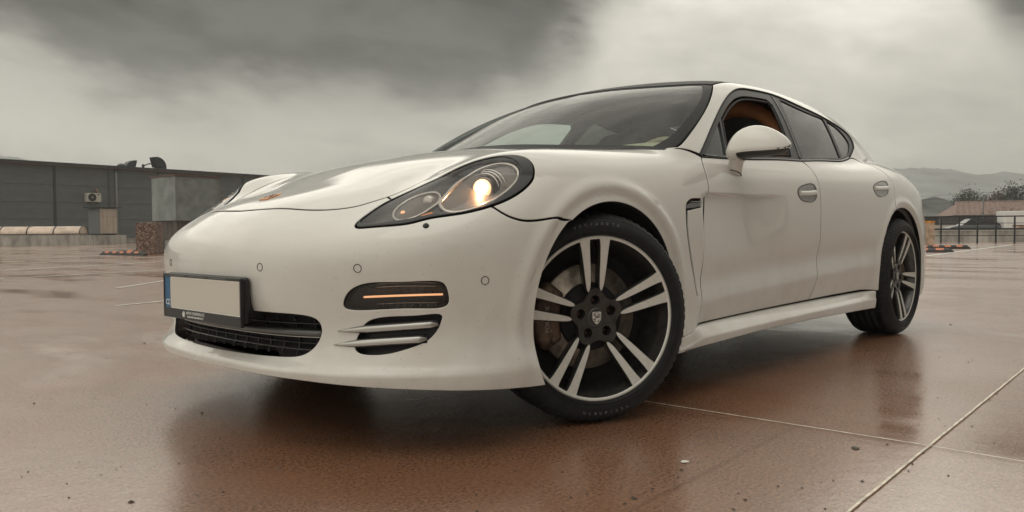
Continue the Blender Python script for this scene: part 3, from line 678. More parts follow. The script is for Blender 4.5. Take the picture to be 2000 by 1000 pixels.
rb = link('rear_bumper', make_mesh('rear_bumper', *panel_data(R_, tailP, [lampT, flip(lampT)], step=.03)), PAINT, car)
tl = two('tail_lamp', R_, lampT, mat('red_lens', (.25, .01, .01), .1, coat=1), (car, car), flange=.01)
# windscreen with its black surround
wsS = [(p[0], p[1]) for p in ws_edge]
crease = [(-.238, 0), (-.25, .2), (-.282, .4), (-.343, .55), (-.402, .65), (-.435, .70), (-.47, .77), (-.505, .80)]
wo_half = [crease, [(-.505, .80), (-.567, .817), (-.656, .805), (-.78, .776), (-.916, .739), (-1.10, .671), (-1.225, .611)], hdr]
wo = full(T_, wo_half)
wi_half = [[(-.30, 0), (-.31, .2), (-.345, .4), (-.40, .55), (-.455, .67), (-.50, .755)], [(-.50, .755), (-.60, .770), (-.74, .750), (-.93, .703), (-1.09, .635), (-1.18, .578)], [(-1.18, .578), (-1.085, .42), (-1.03, .25), (-1.01, 0)]]
wi = full(T_, wi_half)
seal = link('windscreen_surround', make_mesh('windscreen_surround', *panel_data(T_, wo, [wi], step=.03, gap=.001, flange=.006, off=-.003, hole_gap=0, hole_flange=.003)), mat('black_frit', (.007, .007, .008), .5, spec=.25), car)
wsc = link('windscreen', make_mesh('windscreen', *panel_data(T_, wi, step=.04, gap=-.004, flange=.001, off=-.0045)), WSGLASS, car)
# side windows
dloP = outline([uvs(S_, [(-.699, .846, .934), (-.908, .782, 1.065), (-1.102, .720, 1.177), (-1.299, .661, 1.269), (-1.468, .622, 1.320), (-1.602, .610, 1.335), (-1.88, .604, 1.342), (-2.123, .621, 1.317), (-2.401, .636, 1.285), (-2.639, .652, 1.242), (-2.772, .670, 1.191), (-2.735, .707, 1.136), (-2.611, .751, 1.085), (-2.46, .785, 1.030)]), uvs(S_, belt[::-1])])
winP = outline([uvs(S_, s) for s in (O3['win'][:6]+[], [O3['win'][5]]+[O3['win'][6]], O3['win'][6:10], [O3['win'][9], O3['win'][10]], [O3['win'][10], O3['win'][11], O3['win'][12], O3['win'][0]])], .01)
triP = outline([uvs(S_, s) for s in ([O3['tri'][0], O3['tri'][1]], [O3['tri'][1], O3['tri'][2]], [O3['tri'][2], O3['tri'][0]])], .01)
rgl = O3['rglass']; rgP = outline([uvs(S_, s) for s in (rgl[:3], rgl[2:4], rgl[3:5], rgl[4:]+[rgl[0]])], .01)
rq = O3['rq']; rqP = outline([uvs(S_, s) for s in (rq, [rq[-1], rq[0]])], .01)
WTRIM = mat('window_trim', (.013, .013, .014), .42, spec=.3)
two('window_frame', S_, dloP, WTRIM, (car, car), holes=[winP, triP, rgP, rqP], step=.03, off=-.004, gap=.0005, flange=.012, hole_gap=.0, hole_flange=.016)
two('quarter_glass', S_, triP, CLEARGLASS, (car, car), off=-.012, gap=-.003, flange=.001, step=.03)
two('rear_door_glass', S_, rgP, SIDEGLASS, (car, car), off=-.010, gap=-.003, flange=.001, step=.03)
two('rear_quarter_glass', S_, rqP, SIDEGLASS, (car, car), off=-.010, gap=-.003, flange=.001, step=.03)
# right front window is up, left one is down
dR = panel_data(S_, winP, off=-.010, gap=-.003, flange=.001, step=.03)
link('front_door_glass', make_mesh('front_door_glass', *dR, mirror=True), CLEARGLASS, car)
# raised frame bead round the glass
def bead(name, chart, P, r, m, parent, off=0., sub=2, label=None, mirror=False):
    ff = lambda x, y, z: F(x, y, z)-off
    X = chart.xyz(np.array(P)[::sub], ff)
    if mirror: X = X*[1, -1, 1]
    return MB().ringtube(X, r, 6).obj(name, m, parent, label)
bead('window_seal', S_, dloP, .004, RUBBER, car, -.001); bead('window_seal', S_, dloP, .004, RUBBER, car, -.001, mirror=True)
bead('window_seal', S_, inset(winP, .012)[0] if area(winP) > 0 else inset(winP[::-1], .012)[0], .006, RUBBER, car, -.012)
# pillar strips on the door frames
def sweep(chart, pts, w, h, off=0., n=None, f=F, taper=None):
    """a strip w wide and h high following chart points; returns an MB"""
    P = smooth_seg(pts, .02); ff = lambda x, y, z: f(x, y, z)-off
    X = chart.xyz(P, ff); Nn = grad(ff, X[:, 0], X[:, 1], X[:, 2]); t = np.gradient(X, axis=0); t /= np.linalg.norm(t, axis=1, keepdims=True)
    s = np.cross(t, Nn); rings = []
    for i in range(len(X)):
        k = 1 if taper is None else taper(i/(len(X)-1)); a = s[i]*w/2*k; b = Nn[i]*h*(.3+.7*k)
        rings.append([X[i]-a, X[i]-a*.8+b*.8, X[i]-a*.35+b, X[i]+a*.35+b, X[i]+a*.8+b*.8, X[i]+a])
    return MB().loft(rings, 0, True)
sweep(S_, uvs(S_, [(-1.84, .612, 1.336), (-1.80, .68, 1.23), (-1.74, .77, 1.08), (-1.69, .835, .975)]), .012, .003, -.004).obj('pillar_strip', GLOSSBLK, car)
# belt line strip
sweep(S_, uvs(S_, [(-.72, .85, .932), (-1.078, .85, .940), (-1.40, .842, .957), (-1.690, .838, .970), (-2.0, .823, .990), (-2.275, .806, 1.005), (-2.45, .785, 1.035)]), .010, .005, -.002).obj('belt_strip', GLOSSBLK, car)
# --- vent behind the front wheel
vP = slotN; vb = panel_data(N_, inset(vP, -.006)[0] if area(vP) > 0 else inset(vP[::-1], -.006)[0], off=-.012, gap=0, flange=.001, step=.02)
for mm in (False, True): link('side_vent', make_mesh('side_vent', *vb, mirror=mm), DARK, car)
lampV = outline([uvs(N_, s) for s in ([(-.468, .93, .716), (-.476, .93, .732), (-.505, .925, .741)], [(-.505, .925, .741), (-.612, .915, .744)], [(-.612, .915, .744), (-.612, .915, .728)], [(-.612, .915, .728), (-.468, .93, .716)])], .006)
vl = two('side_marker', N_, lampV, mat('smoked_lens', (.05, .05, .052), .12, coat=1, metal=.3), (car, car), off=-.006, gap=.001, flange=.008, step=.01)
for a_ in vl:
    q = sweep(N_, uvs(N_, [(-.505, .925, .7425), (-.56, .92, .7435), (-.612, .915, .7445)]), .003, .002, -.004).obj('marker_trim', CHROME, a_)
    if a_ is vl[1]: q.data.transform(Matrix.Scale(-1, 4, (0, 1, 0)))
# --- sills
def sill(sg):
    rings = []
    xs = np.linspace(-.375, -2.455, 60)
    for x in xs:
        zt = np.interp(x, [-2.478, -2.06, -1.683, -1.205, -.735, -.575, -.53, -.481, -.42, -.37], [.288, .284, .281, .276, .268, .265, .256, .248, .243, .242])
        zb = np.interp(x, [-2.45, -1.63, -1.1, -.65, -.33], [.190, .200, .200, .188, .180])
        yt = float(S_.xyz(np.array([[x, math.atan2(zt+.006-.55, .92)*.85]]))[0, 1])
        ys = yt-.002; k = 1-math.exp(-abs(x+.33)/.12)*.5
        ye = max(.934, ys+.004); e = ye-ys; zt += .0035; pr = [(ys-.03, zt-.002), (ys-.004, zt-.001), (ys+.001, zt-.003), (ys+e*.5, zt-.022), (ye-.004, zt-.042), (ye, zt-.047), (ye+.0005, zt-.053), (ye-.003, zb+.012), (ye-.006, zb+.003), (ye-.012, zb), (.80, zb)]
        rings.append([(x, sg*y, z) for y, z in pr])
    o = MB().loft(rings, 0, False, False).obj('sill', PAINT, car)
    md = o.modifiers.new('sub', 'SUBSURF'); md.levels = md.render_levels = 1
    MB().loft([[(x, sg*y, z) for y, z in ((.88, .30), (.90, .268), (.915, .245), (.912, .20), (.85, .185))] for x in (-.372, -.378)]).obj('sill_end', PLASTIC, o)
sill(1); sill(-1)
# ------------------------------------------------------------------ front details
def mirror_obj(o, parent=None):
    me = o.data.copy(); me.transform(Matrix.Scale(-1, 4, (0, 1, 0))); me.flip_normals()
    c = bpy.data.objects.new(o.name.split('.')[0], me); COL.objects.link(c); c.parent = parent
    for k, v in o.items(): c[k] = v
    for md in o.modifiers:
        n = c.modifiers.new(md.name, md.type)
        if md.type == 'SUBSURF': n.levels = n.render_levels = md.levels
    return c
def mirror_tree(o, parent):
    c = mirror_obj(o, parent)
    for ch in list(o.children):
        if ch.type == 'MESH': mirror_obj(ch, c)
    return c
# headlamps: glass over a black housing with two rings, a lit projector and a position lamp
HLi = closed_curve(AE([(.4935, .3760), (.5800, .3715), (.6377, .3800), (.6717, .3880), (.6945, .3911), (.736, .3925), (.7741, .4043), (.8298, .4287), (.8721, .4684), (.9084, .5158), (.9166, .5463), (.9065, .572), (.8740, .5920), (.8150, .5830), (.7560, .5645), (.6960, .5425), (.6395, .5180), (.5735, .4855), (.5250, .4470), (.5030, .405)]))
rim = link('headlight', make_mesh('headlight', *panel_data(N_, hl_curve, [HLi], off=.001, step=.012, flange=.02, hole_gap=0, hole_flange=.01)), PLASTIC, car, 'lit headlight on the side facing the camera')
lens = link('headlight_lens', make_mesh('headlight_lens', *panel_data(N_, HLi, off=-.001, gap=-.002, flange=.001, step=.014)), LENSGLASS, rim)
ring1 = closed_curve(AE([(.6922, .4287), (.7011, .4518), (.7276, .4975), (.7714, .5387), (.8196, .5626), (.8657, .5734), (.8996, .5631), (.9108, .5397), (.8979, .505), (.8619, .4645), (.822, .433), (.786, .4125), (.7467, .3989), (.7193, .3988), (.7017, .4093)]))
ring2 = closed_curve(AE([(.5723, .3971), (.5679, .4234), (.586, .4565), (.6209, .4749), (.6545, .4765), (.6781, .469), (.6892, .4527), (.6862, .4324), (.668, .4105), (.6475, .3928), (.6171, .3795), (.5898, .3801)]))
hou = link('lamp_housing', make_mesh('lamp_housing', *panel_data(N_, inset(hl_curve, .004)[0] if area(hl_curve) > 0 else inset(hl_curve[::-1], .004)[0], [ring1, ring2], off=-.020, step=.014, gap=0, flange=.07, hole_gap=0, hole_flange=.05)), LAMPBLACK, rim)
for rg, r_, nm, mt in ((ring1, .0068, 'lamp_ring', REFLECTOR), (ring2, .0046, 'lamp_ring', REFLECTOR)):
    bead(nm, N_, rg, r_, mt, rim, -.016, 1)
    cc = rg.mean(0); inn = cc+(rg-cc)*.86
    bead('lamp_ring', N_, inn, r_*.5, REFLECTOR, rim, -.034, 1)
    # bowl between ring and back
    rings = []
    for s, dp in ((.99, -.018), (.95, -.030), (.90, -.055), (.82, -.085), (.65, -.105), (.4, -.115), (.15, -.118)):
        Xq = N_.xyz(cc+(rg-cc)*s, lambda x, y, z, d_=dp: F(x, y, z)-d_)
        rings.append(Xq)
    MB().loft(rings, 0, True).obj('lamp_bowl', mat('lamp_bowl_metal', (.16, .15, .14), .42, metal=.8), rim)
def frame_on(chart, q, off, fwd=None):
    """matrix whose z points along fwd (or the surface normal) at a chart point"""
    ff = lambda x, y, z: F(x, y, z)-off
    X = chart.xyz(np.array([q]), ff); n = grad(ff, X[:, 0], X[:, 1], X[:, 2])[0]
    z = Vector(fwd or n).normalized(); x = Vector((0, 0, 1)).cross(z).normalized(); y = z.cross(x)
    M = Matrix((x, y, z)).transposed().to_4x4(); M.translation = Vector(X[0]); return M
def disc_lens(M, r, dome, mi=0, n=40):
    pr = [(r*math.sin(a), dome*math.cos(a)) for a in np.linspace(0.001, math.pi/2, 8)]
    mb = MB().lathe(pr, n, mi, 'Z'); mb.v = [tuple(M @ Vector(p)) for p in mb.v]; return mb
Mp = frame_on(N_, AE([(.8010, .4770)])[0], -.013, (1, .42, .04))
disc_lens(Mp, .0295, .008).obj('projector_lens', LAMPWARM, rim)
Mk = Mp @ Matrix.Translation((.002, .001, .0012)); disc_lens(Mk, .0225, .0085).obj('projector_core', LAMPCORE, rim)
mb = MB().lathe([(.0295, -.002), (.032, .002), (.036, -.004), (.043, -.03), (.044, -.06)], 40, 0, 'Z'); mb.v = [tuple(Mp @ Vector(p)) for p in mb.v]
mb.obj('projector_shroud', mat('shroud_metal', (.20, .18, .17), .3, metal=1), rim)
for k, (rr, dz) in enumerate(((.047, -.016), (.054, -.030), (.061, -.042))):
    pts = [Mp @ Vector((rr*math.cos(a), rr*math.sin(a), dz)) for a in np.linspace(.1, 1.9, 16)]
    MB().tube(pts, .0022, 5).obj('reflector_rib', REFLECTOR, rim)
Mq = frame_on(N_, AE([(.6560, .4420)])[0], -.020, (1, .35, .15))
mb = MB().lathe([(.001, .006), (.014, .004), (.019, 0), (.020, -.02)], 28, 0, 'Z'); mb.v = [tuple(Mq @ Vector(p)) for p in mb.v]; mb.obj('high_beam_lamp', REFLECTOR, rim)
Mo = frame_on(N_, AE([(.5930, .4080)])[0], -.024, (1, .3, .1)); disc_lens(Mo, .009, .006).obj('position_lamp', LAMPSOFT, rim)
M_ = outline([AE([(.640, .3905), (.676, .4060)]), AE([(.676, .4060), (.682, .3975)]), AE([(.682, .3975), (.650, .3840)]), AE([(.650, .3840), (.640, .3905)])], .004)
link('amber_reflector', make_mesh('amber_reflector', *panel_data(N_, M_, off=-.015, step=.01, flange=.004)), ORANGE, rim)
for loc_, e_, r_ in ((Mp @ Vector((-.002, -.001, .014)), .75, .003),):
    ld = bpy.data.lights.new('headlamp_bulb', 'POINT'); ld.energy = e_; ld.color = (1, .50, .22); ld.shadow_soft_size = r_
    lo = bpy.data.objects.new('headlamp_bulb', ld); COL.objects.link(lo); lo.location = loc_; lo.parent = rim
# the right lamp is the mirror image
mirror_tree(rim, car)['label'] = 'headlight on the far side of the nose'
for nm, d_ in (('headlight_nozzle', 0),):
    Mn = frame_on(N_, N_.uv((.667, .765, .655)), -.004)
    for sg in (1, -1):
        mb = MB().lathe([(.0001, .010), (.006, .009), (.009, .005), (.010, 0), (.011, -.002)], 18, 0, 'Z'); mb.v = [tuple(Mn @ Vector(p)) for p in mb.v]
        if sg < 0: mb.v = [(x, -y, z) for x, y, z in mb.v]
        mb.obj('washer_nozzle', PLASTIC, car)
# fog / daytime light unit
for mm in (1, -1):
    fp = fog_poly
    fo = make_mesh('fog_light', *panel_data(N_, fp, off=-.040, gap=-.004, flange=.001, step=.02), mirror=mm < 0)
    fl_ = link('fog_light', fo, LAMPBLACK, car)
    def put(mb, nm, mt):
        if mm < 0: mb.v = [(x, -y, z) for x, y, z in mb.v]
        return mb.obj(nm, mt, fl_)
    put(sweep(N_, AE([(.521, .2010), (.5097+.1, .2055), (.7115-.005, .2095)]), .0055, .005, -.014), 'led_bar', LEDBAR)
    for e_, w_ in ((.2240, .004), (.2310, .003), (.1870, .003)):
        put(sweep(N_, AE([(.545, e_), (.62, e_+.004), (.70, e_+.005)]), w_, .003, -.028), 'lamp_rib', REFLECTOR)
    for a_ in np.linspace(.555, .70, 9):
        put(sweep(N_, AE([(a_, .172), (a_+.006, .190)]), .006, .004, -.030), 'lamp_facet', mat('smoked_facet', (.10, .09, .09), .2, metal=.8))
    for a_ in np.linspace(.60, .70, 6):
        put(sweep(N_, AE([(a_, .212), (a_+.004, .232)]), .003, .003, -.032), 'lamp_facet', mat('smoked_facet', (.1, .09, .09), .2))
    gl_ = link('fog_lens', make_mesh('fog_lens', *panel_data(N_, fp, off=-.004, gap=.001, flange=.002, step=.02), mirror=mm < 0), glassmat('smoked_glass', (.6, .58, .57), .7) if 'smoked_glass' not in MATS else MATS['smoked_glass'], fl_)
    # air inlet below with two satin blades
    vi = link('air_inlet', make_mesh('air_inlet', *panel_data(N_, vent_poly, off=-.042, gap=-.006, flange=.001, step=.02), mirror=mm < 0), PLASTIC, car)
    for key, wd in (('bar1', .021), ('bar2', .022)):
        b = O3[key]
        if key == 'bar1': a0, a1 = (.801, .535, .350), (.634, .779, .374)
        else: a0, a1 = (.806, .525, .309), (.655, .755, .331)
        mid = ((a0[0]+a1[0])/2+.03, (a0[1]+a1[1])/2+.02, (a0[2]+a1[2])/2+.004)
        mb = sweep(N_, uvs(N_, [a0, mid, a1]), wd, .012, -.001, taper=lambda t: min(1, .10+(t/.30)**.8*.9) if t < .3 else (1 if t < .93 else 1-(t-.93)/.07*.6))
        if mm < 0: mb.v = [(x, -y, z) for x, y, z in mb.v]
        mb.obj('inlet_blade', CHROME, car)
        mb = sweep(N_, uvs(N_, [a0, mid, a1]), wd+.006, .004, -.002, taper=lambda t: min(1, .14+(t/.30)**.8*.86) if t < .3 else 1)
        if mm < 0: mb.v = [(x, -y, z) for x, y, z in mb.v]
        mb.obj('blade_seat', PLASTIC, car)
# lower grille
gb = link('grille', make_mesh('grille', *panel_data(N_, grille_poly, off=-.060, gap=-.01, flange=.001, step=.03)), DARK, car)
def cross(z, y1, off, w, h, nm, mt, y0=None):
    y0 = -y1 if y0 is None else y0; ys = np.linspace(y0, y1, 9)
    pts = [(math.atan2(y, float(NOSE(np.array([abs(y)]), np.array([z]))[0])+.3)*1.1, math.atan2(z-.2, math.hypot(y, float(NOSE(np.array([abs(y)]), np.array([z]))[0])+.3))*1.1) for y in ys]
    return sweep(N_, pts, w, h, off).obj(nm, mt, gb)
cross(.342, .484, -.020, .020, .014, 'grille_bar', mat('dark_satin_bar', (.11, .11, .105), .35, metal=.5)); cross(.330, .480, -.024, .006, .012, 'grille_bar', CHROME)
cross(.308, .470, -.034, .006, .008, 'grille_slat', PLASTIC); cross(.286, .455, -.034, .006, .010, 'grille_slat', mat('wet_slat', (.05, .05, .05), .2, metal=.3)); cross(.372, .480, -.034, .006, .008, 'grille_slat', PLASTIC)
for y in np.linspace(-.44, .44, 13):
    x_ = lambda z: float(NOSE(np.array([abs(y)]), np.array([z]))[0])+.3
    sweep(N_, [(math.atan2(y, x_(z))*1.1, math.atan2(z-.2, math.hypot(y, x_(z)))*1.1) for z in (.264, .30, .345, .392)], .008, .006, -.050).obj('grille_upright', PLASTIC, gb)
# number plate and holder
hol = MB().box((.938, .0, .432), (.026, .534, .140)).obj('plate_holder', PLASTIC, car); bevel(hol, .012, 3)
MB().box((.905, 0, .432), (.050, .500, .110)).obj('holder_base', PLASTIC, hol)
fr = MB()
fr.box((.954, 0, .4945), (.012, .534, .010)).box((.954, 0, .3675), (.012, .534, .032)).box((.954, .2635, .434), (.012, .008, .125)).box((.954, -.2635, .434), (.012, .008, .125))
fro = fr.obj('plate_frame', PLASTIC, hol); bevel(fro, .002, 2)
pl = MB().box((.9545, 0, .4365), (.004, .520, .108)).obj('number_plate', PLATERIM, car, 'blanked Czech plate with blue band')
MB().box((.9570, .018, .4365), (.0012, .470, .098)).obj('blank_area', PLATEGREY, pl)
MB().box((.9570, -.2365, .4365), (.0013, .040, .106)).obj('blue_band', PLATEBLUE, pl)
MT = lambda y, z, x=.9582: Matrix(((0, 0, 1, x), (1, 0, 0, y), (0, 1, 0, z), (0, 0, 0, 1)))
mb = MB(); append_text(mb, 'CZ', .026, MT(-.2365, .402), sx=.85); mb.obj('country_letters', WHITEPRINT, pl, fix=False)
mb = MB(); append_text(mb, 'AUTO Z DOVOZU.CZ', .0128, MT(-.030, .3735, .9606), sx=1.0); append_text(mb, 'KVALITNÍ ZÁNOVNÍ VOZY', .0088, MT(-.030, .3612, .9606), sx=1.08); mb.obj('frame_lettering', WHITEPRINT, hol, fix=False)
mb = MB()
mb.lathe([(.0065, .0), (.009, .001), (.0095, 0)], 20, 0, 'X'); mb.lathe([(.0001, .001), (.0032, .0012), (.004, 0)], 14, 0, 'X'); mb.box((.0006, 0, -.004), (.001, .004, .010)); mb.v = [(x+.9604, y-.112, z+.368) for x, y, z in mb.v]
mb.obj('frame_logo', WHITEPRINT, hol)
for y in (-.16, -.02, .12):
    MB().box((.9602, y, .4945), (.001, .11, .0016)).obj('frame_highlight', mat('highlight_grey', (.16, .16, .155), .4), hol)  # paler strips painted as a highlight along the frame's upper bar
# parking sensors
for p in ((.917, .304, .533), (.798, .624, .534), (.535, .869, .495)):
    Ms = frame_on(N_, N_.uv(p), .0002)
    for sg in (1, -1):
        mb = MB().ringtube([Ms @ Vector((.0115*math.cos(a), .0115*math.sin(a), 0)) for a in np.linspace(0, 2*math.pi, 24, endpoint=False)], .0011, 5)
        if sg < 0: mb.v = [(x, -y, z) for x, y, z in mb.v]
        mb.obj('parking_sensor', PLASTIC, car)
# crest on the hood
def shield(s):      # outline of a crest, top edge up
    return [(-.5*s, .62*s), (-.25*s, .66*s), (0, .63*s), (.25*s, .66*s), (.5*s, .62*s), (.53*s, .2*s), (.48*s, -.2*s), (.3*s, -.5*s), (0, -.72*s), (-.3*s, -.5*s), (-.48*s, -.2*s), (-.53*s, .2*s)]
EX, EY = .700, 0
crest = link('hood_crest', make_mesh('hood_crest', *panel_data(T_, closed_curve([(EX+b, EY+a) for a, b in shield(.052)], .004), off=.0035, gap=0, flange=.004, step=.006, rnd=.001)), GOLD, car)
for k, (a, b, w, h, mt) in enumerate(((.013, .016, .018, .005, EMBRED), (.013, .007, .018, .004, GLOSSBLK), (-.013, -.008, .017, .005, EMBRED), (-.012, -.016, .013, .004, GLOSSBLK), (-.013, .014, .004, .012, GLOSSBLK), (.012, -.012, .004, .012, GLOSSBLK), (0, 0, .011, .016, GLOSSBLK), (0, 0, .007, .010, GOLD))):
    link('crest_field', make_mesh('crest_field', *panel_data(T_, outline([[(EX+b-h/2, a-w/2), (EX+b+h/2, a-w/2)], [(EX+b+h/2, a-w/2), (EX+b+h/2, a+w/2)], [(EX+b+h/2, a+w/2), (EX+b-h/2, a+w/2)], [(EX+b-h/2, a+w/2), (EX+b-h/2, a-w/2)]], .003), off=.0042+.0003*k, gap=0, flange=.0005, step=.004, rnd=.0003)), mt, crest)
# door handles: oval dish with a bridge
for P_, par in ((hF, 'front'), (hR, 'rear')):
    c = P_.mean(0); dsh = []
    for s, dp in ((.985, -.001), (.93, .001), (.86, -.003), (.75, -.012), (.55, -.020), (.3, -.024), (.05, -.025)):
        dsh.append(S_.xyz(c+(P_-c)*s, lambda x, y, z, d_=dp: F(x, y, z)-d_))
    o = MB().loft(dsh, 0, True).obj('door_handle', mat('dish_shade_grey', (.13, .125, .115), .25, coat=1), car)  # dish colour darkened to carry the dark reflection seen in it
    w = (P_[:, 0].max()-P_[:, 0].min())
    br = sweep(S_, [(c[0]+w*.44, c[1]-.003), (c[0], c[1]-.001), (c[0]-w*.40, c[1]+.004)], .026, .014, -.004).obj('handle_bar', PAINT, o)
    dk = sweep(S_, [(c[0]+w*.36, c[1]+.020), (c[0], c[1]+.024), (c[0]-w*.25, c[1]+.022)], .018, .002, -.018).obj('recess_shade', DARK, o)  # dark strip stands in for the shade at the top of the dish
    MB().ringtube(S_.xyz(c+(P_-c)*.99, F), .0016, 5).obj('handle_gasket', RUBBER, o)
    mirror_tree(o, car)
# ------------------------------------------------------------------ mirrors
def mirror_build():
    secs = [(.884, -.862, .945, .020, .018, .018), (.890, -.866, .950, .044, .046, .032), (.905, -.875, .955, .060, .074, .040), (.935, -.888, .958, .070, .094, .042), (.98, -.900, .960, .074, .100, .041), (1.02, -.912, .960, .072, .090, .039), (1.055, -.922, .960, .064, .070, .035), (1.085, -.932, .960, .052, .046, .030), (1.102, -.938, .960, .030, .024, .018), (1.108, -.94, .96, .008, .006, .006)]
    n = 40
    def ring(sc, k=1.0):
        y, xc, zc, a, bu, bd = sc; R = []
        for j in range(n):
            t = 2*math.pi*j/n; cx, cz = math.cos(t), math.sin(t)
            e = 2.3; cx_ = math.copysign(abs(cx)**(2/e), cx); cz_ = math.copysign(abs(cz)**(2/e), cz)
            x = xc+a*k*cx_*(1.0 if cx > 0 else .82); R.append((x-.02*max(0, cz_), y, zc+(bu if cz > 0 else bd)*k*cz_))
        return R
    rings = [ring(s) for s in secs]
    V = [p for r in rings for p in r]; mb = MB(); Fu = []; Fd = []
    for i in range(len(rings)-1):
        for j in range(n):
            q = (i*n+j, i*n+(j+1) % n, (i+1)*n+(j+1) % n, (i+1)*n+j); ang = (j+.5)/n*360
            (Fd if 212 < ang < 340 and i > 2 else Fu).append(q)
    Fu += [tuple(range(n))[::-1], tuple((len(rings)-1)*n+j for j in range(n))]
    mb.raw(V, Fu, 0, True); o = mb.obj('door_mirror', PAINT, car); md = o.modifiers.new('s', 'SUBSURF'); md.levels = md.render_levels = 1
    V2 = [Vector(p) for p in V]; C_ = sum(V2, Vector())/len(V2)
    V2 = [(p.x, p.y, p.z+.006) for p in V2]
    MB().raw(V2, Fd+[Fu[-1]], 0, True).obj('mirror_underside', PLASTIC, o)
    st = []
    for y, x, z, a, b in ((.835, -.935, .850, .034, .024), (.874, -.925, .868, .040, .027), (.892, -.908, .900, .036, .024), (.904, -.892, .925, .040, .026), (.914, -.880, .95, .045, .03)):
        st.append([(x+a*math.cos(t)*1.1, y+b*math.sin(t), z+.012*math.cos(t)) for t in np.linspace(0, 2*math.pi, 20, endpoint=False)])
    MB().loft(st).obj('mirror_foot', PAINT, o)
    MB().ringtube(st[1], .0022, 5).obj('mirror_gasket', RUBBER, o); MB().ringtube([(x, y, z) for x, y, z in st[3]], .0018, 5).obj('mirror_gasket', RUBBER, o)
    mg = MB().loft([[(-.965+(-.012 if k else 0)-(yy-.98)*.3, yy, zz_) for yy, zz_ in [(.985+.085*math.cos(t), .975+.036*math.sin(t)) for t in np.linspace(0, 2*math.pi, 24, endpoint=False)]] for k in (0, 1)]).obj('mirror_glass', mat('mirror_silver', (.8, .8, .8), .02, metal=1), o)
    return o
mo = mirror_build(); mirror_tree(mo, car)
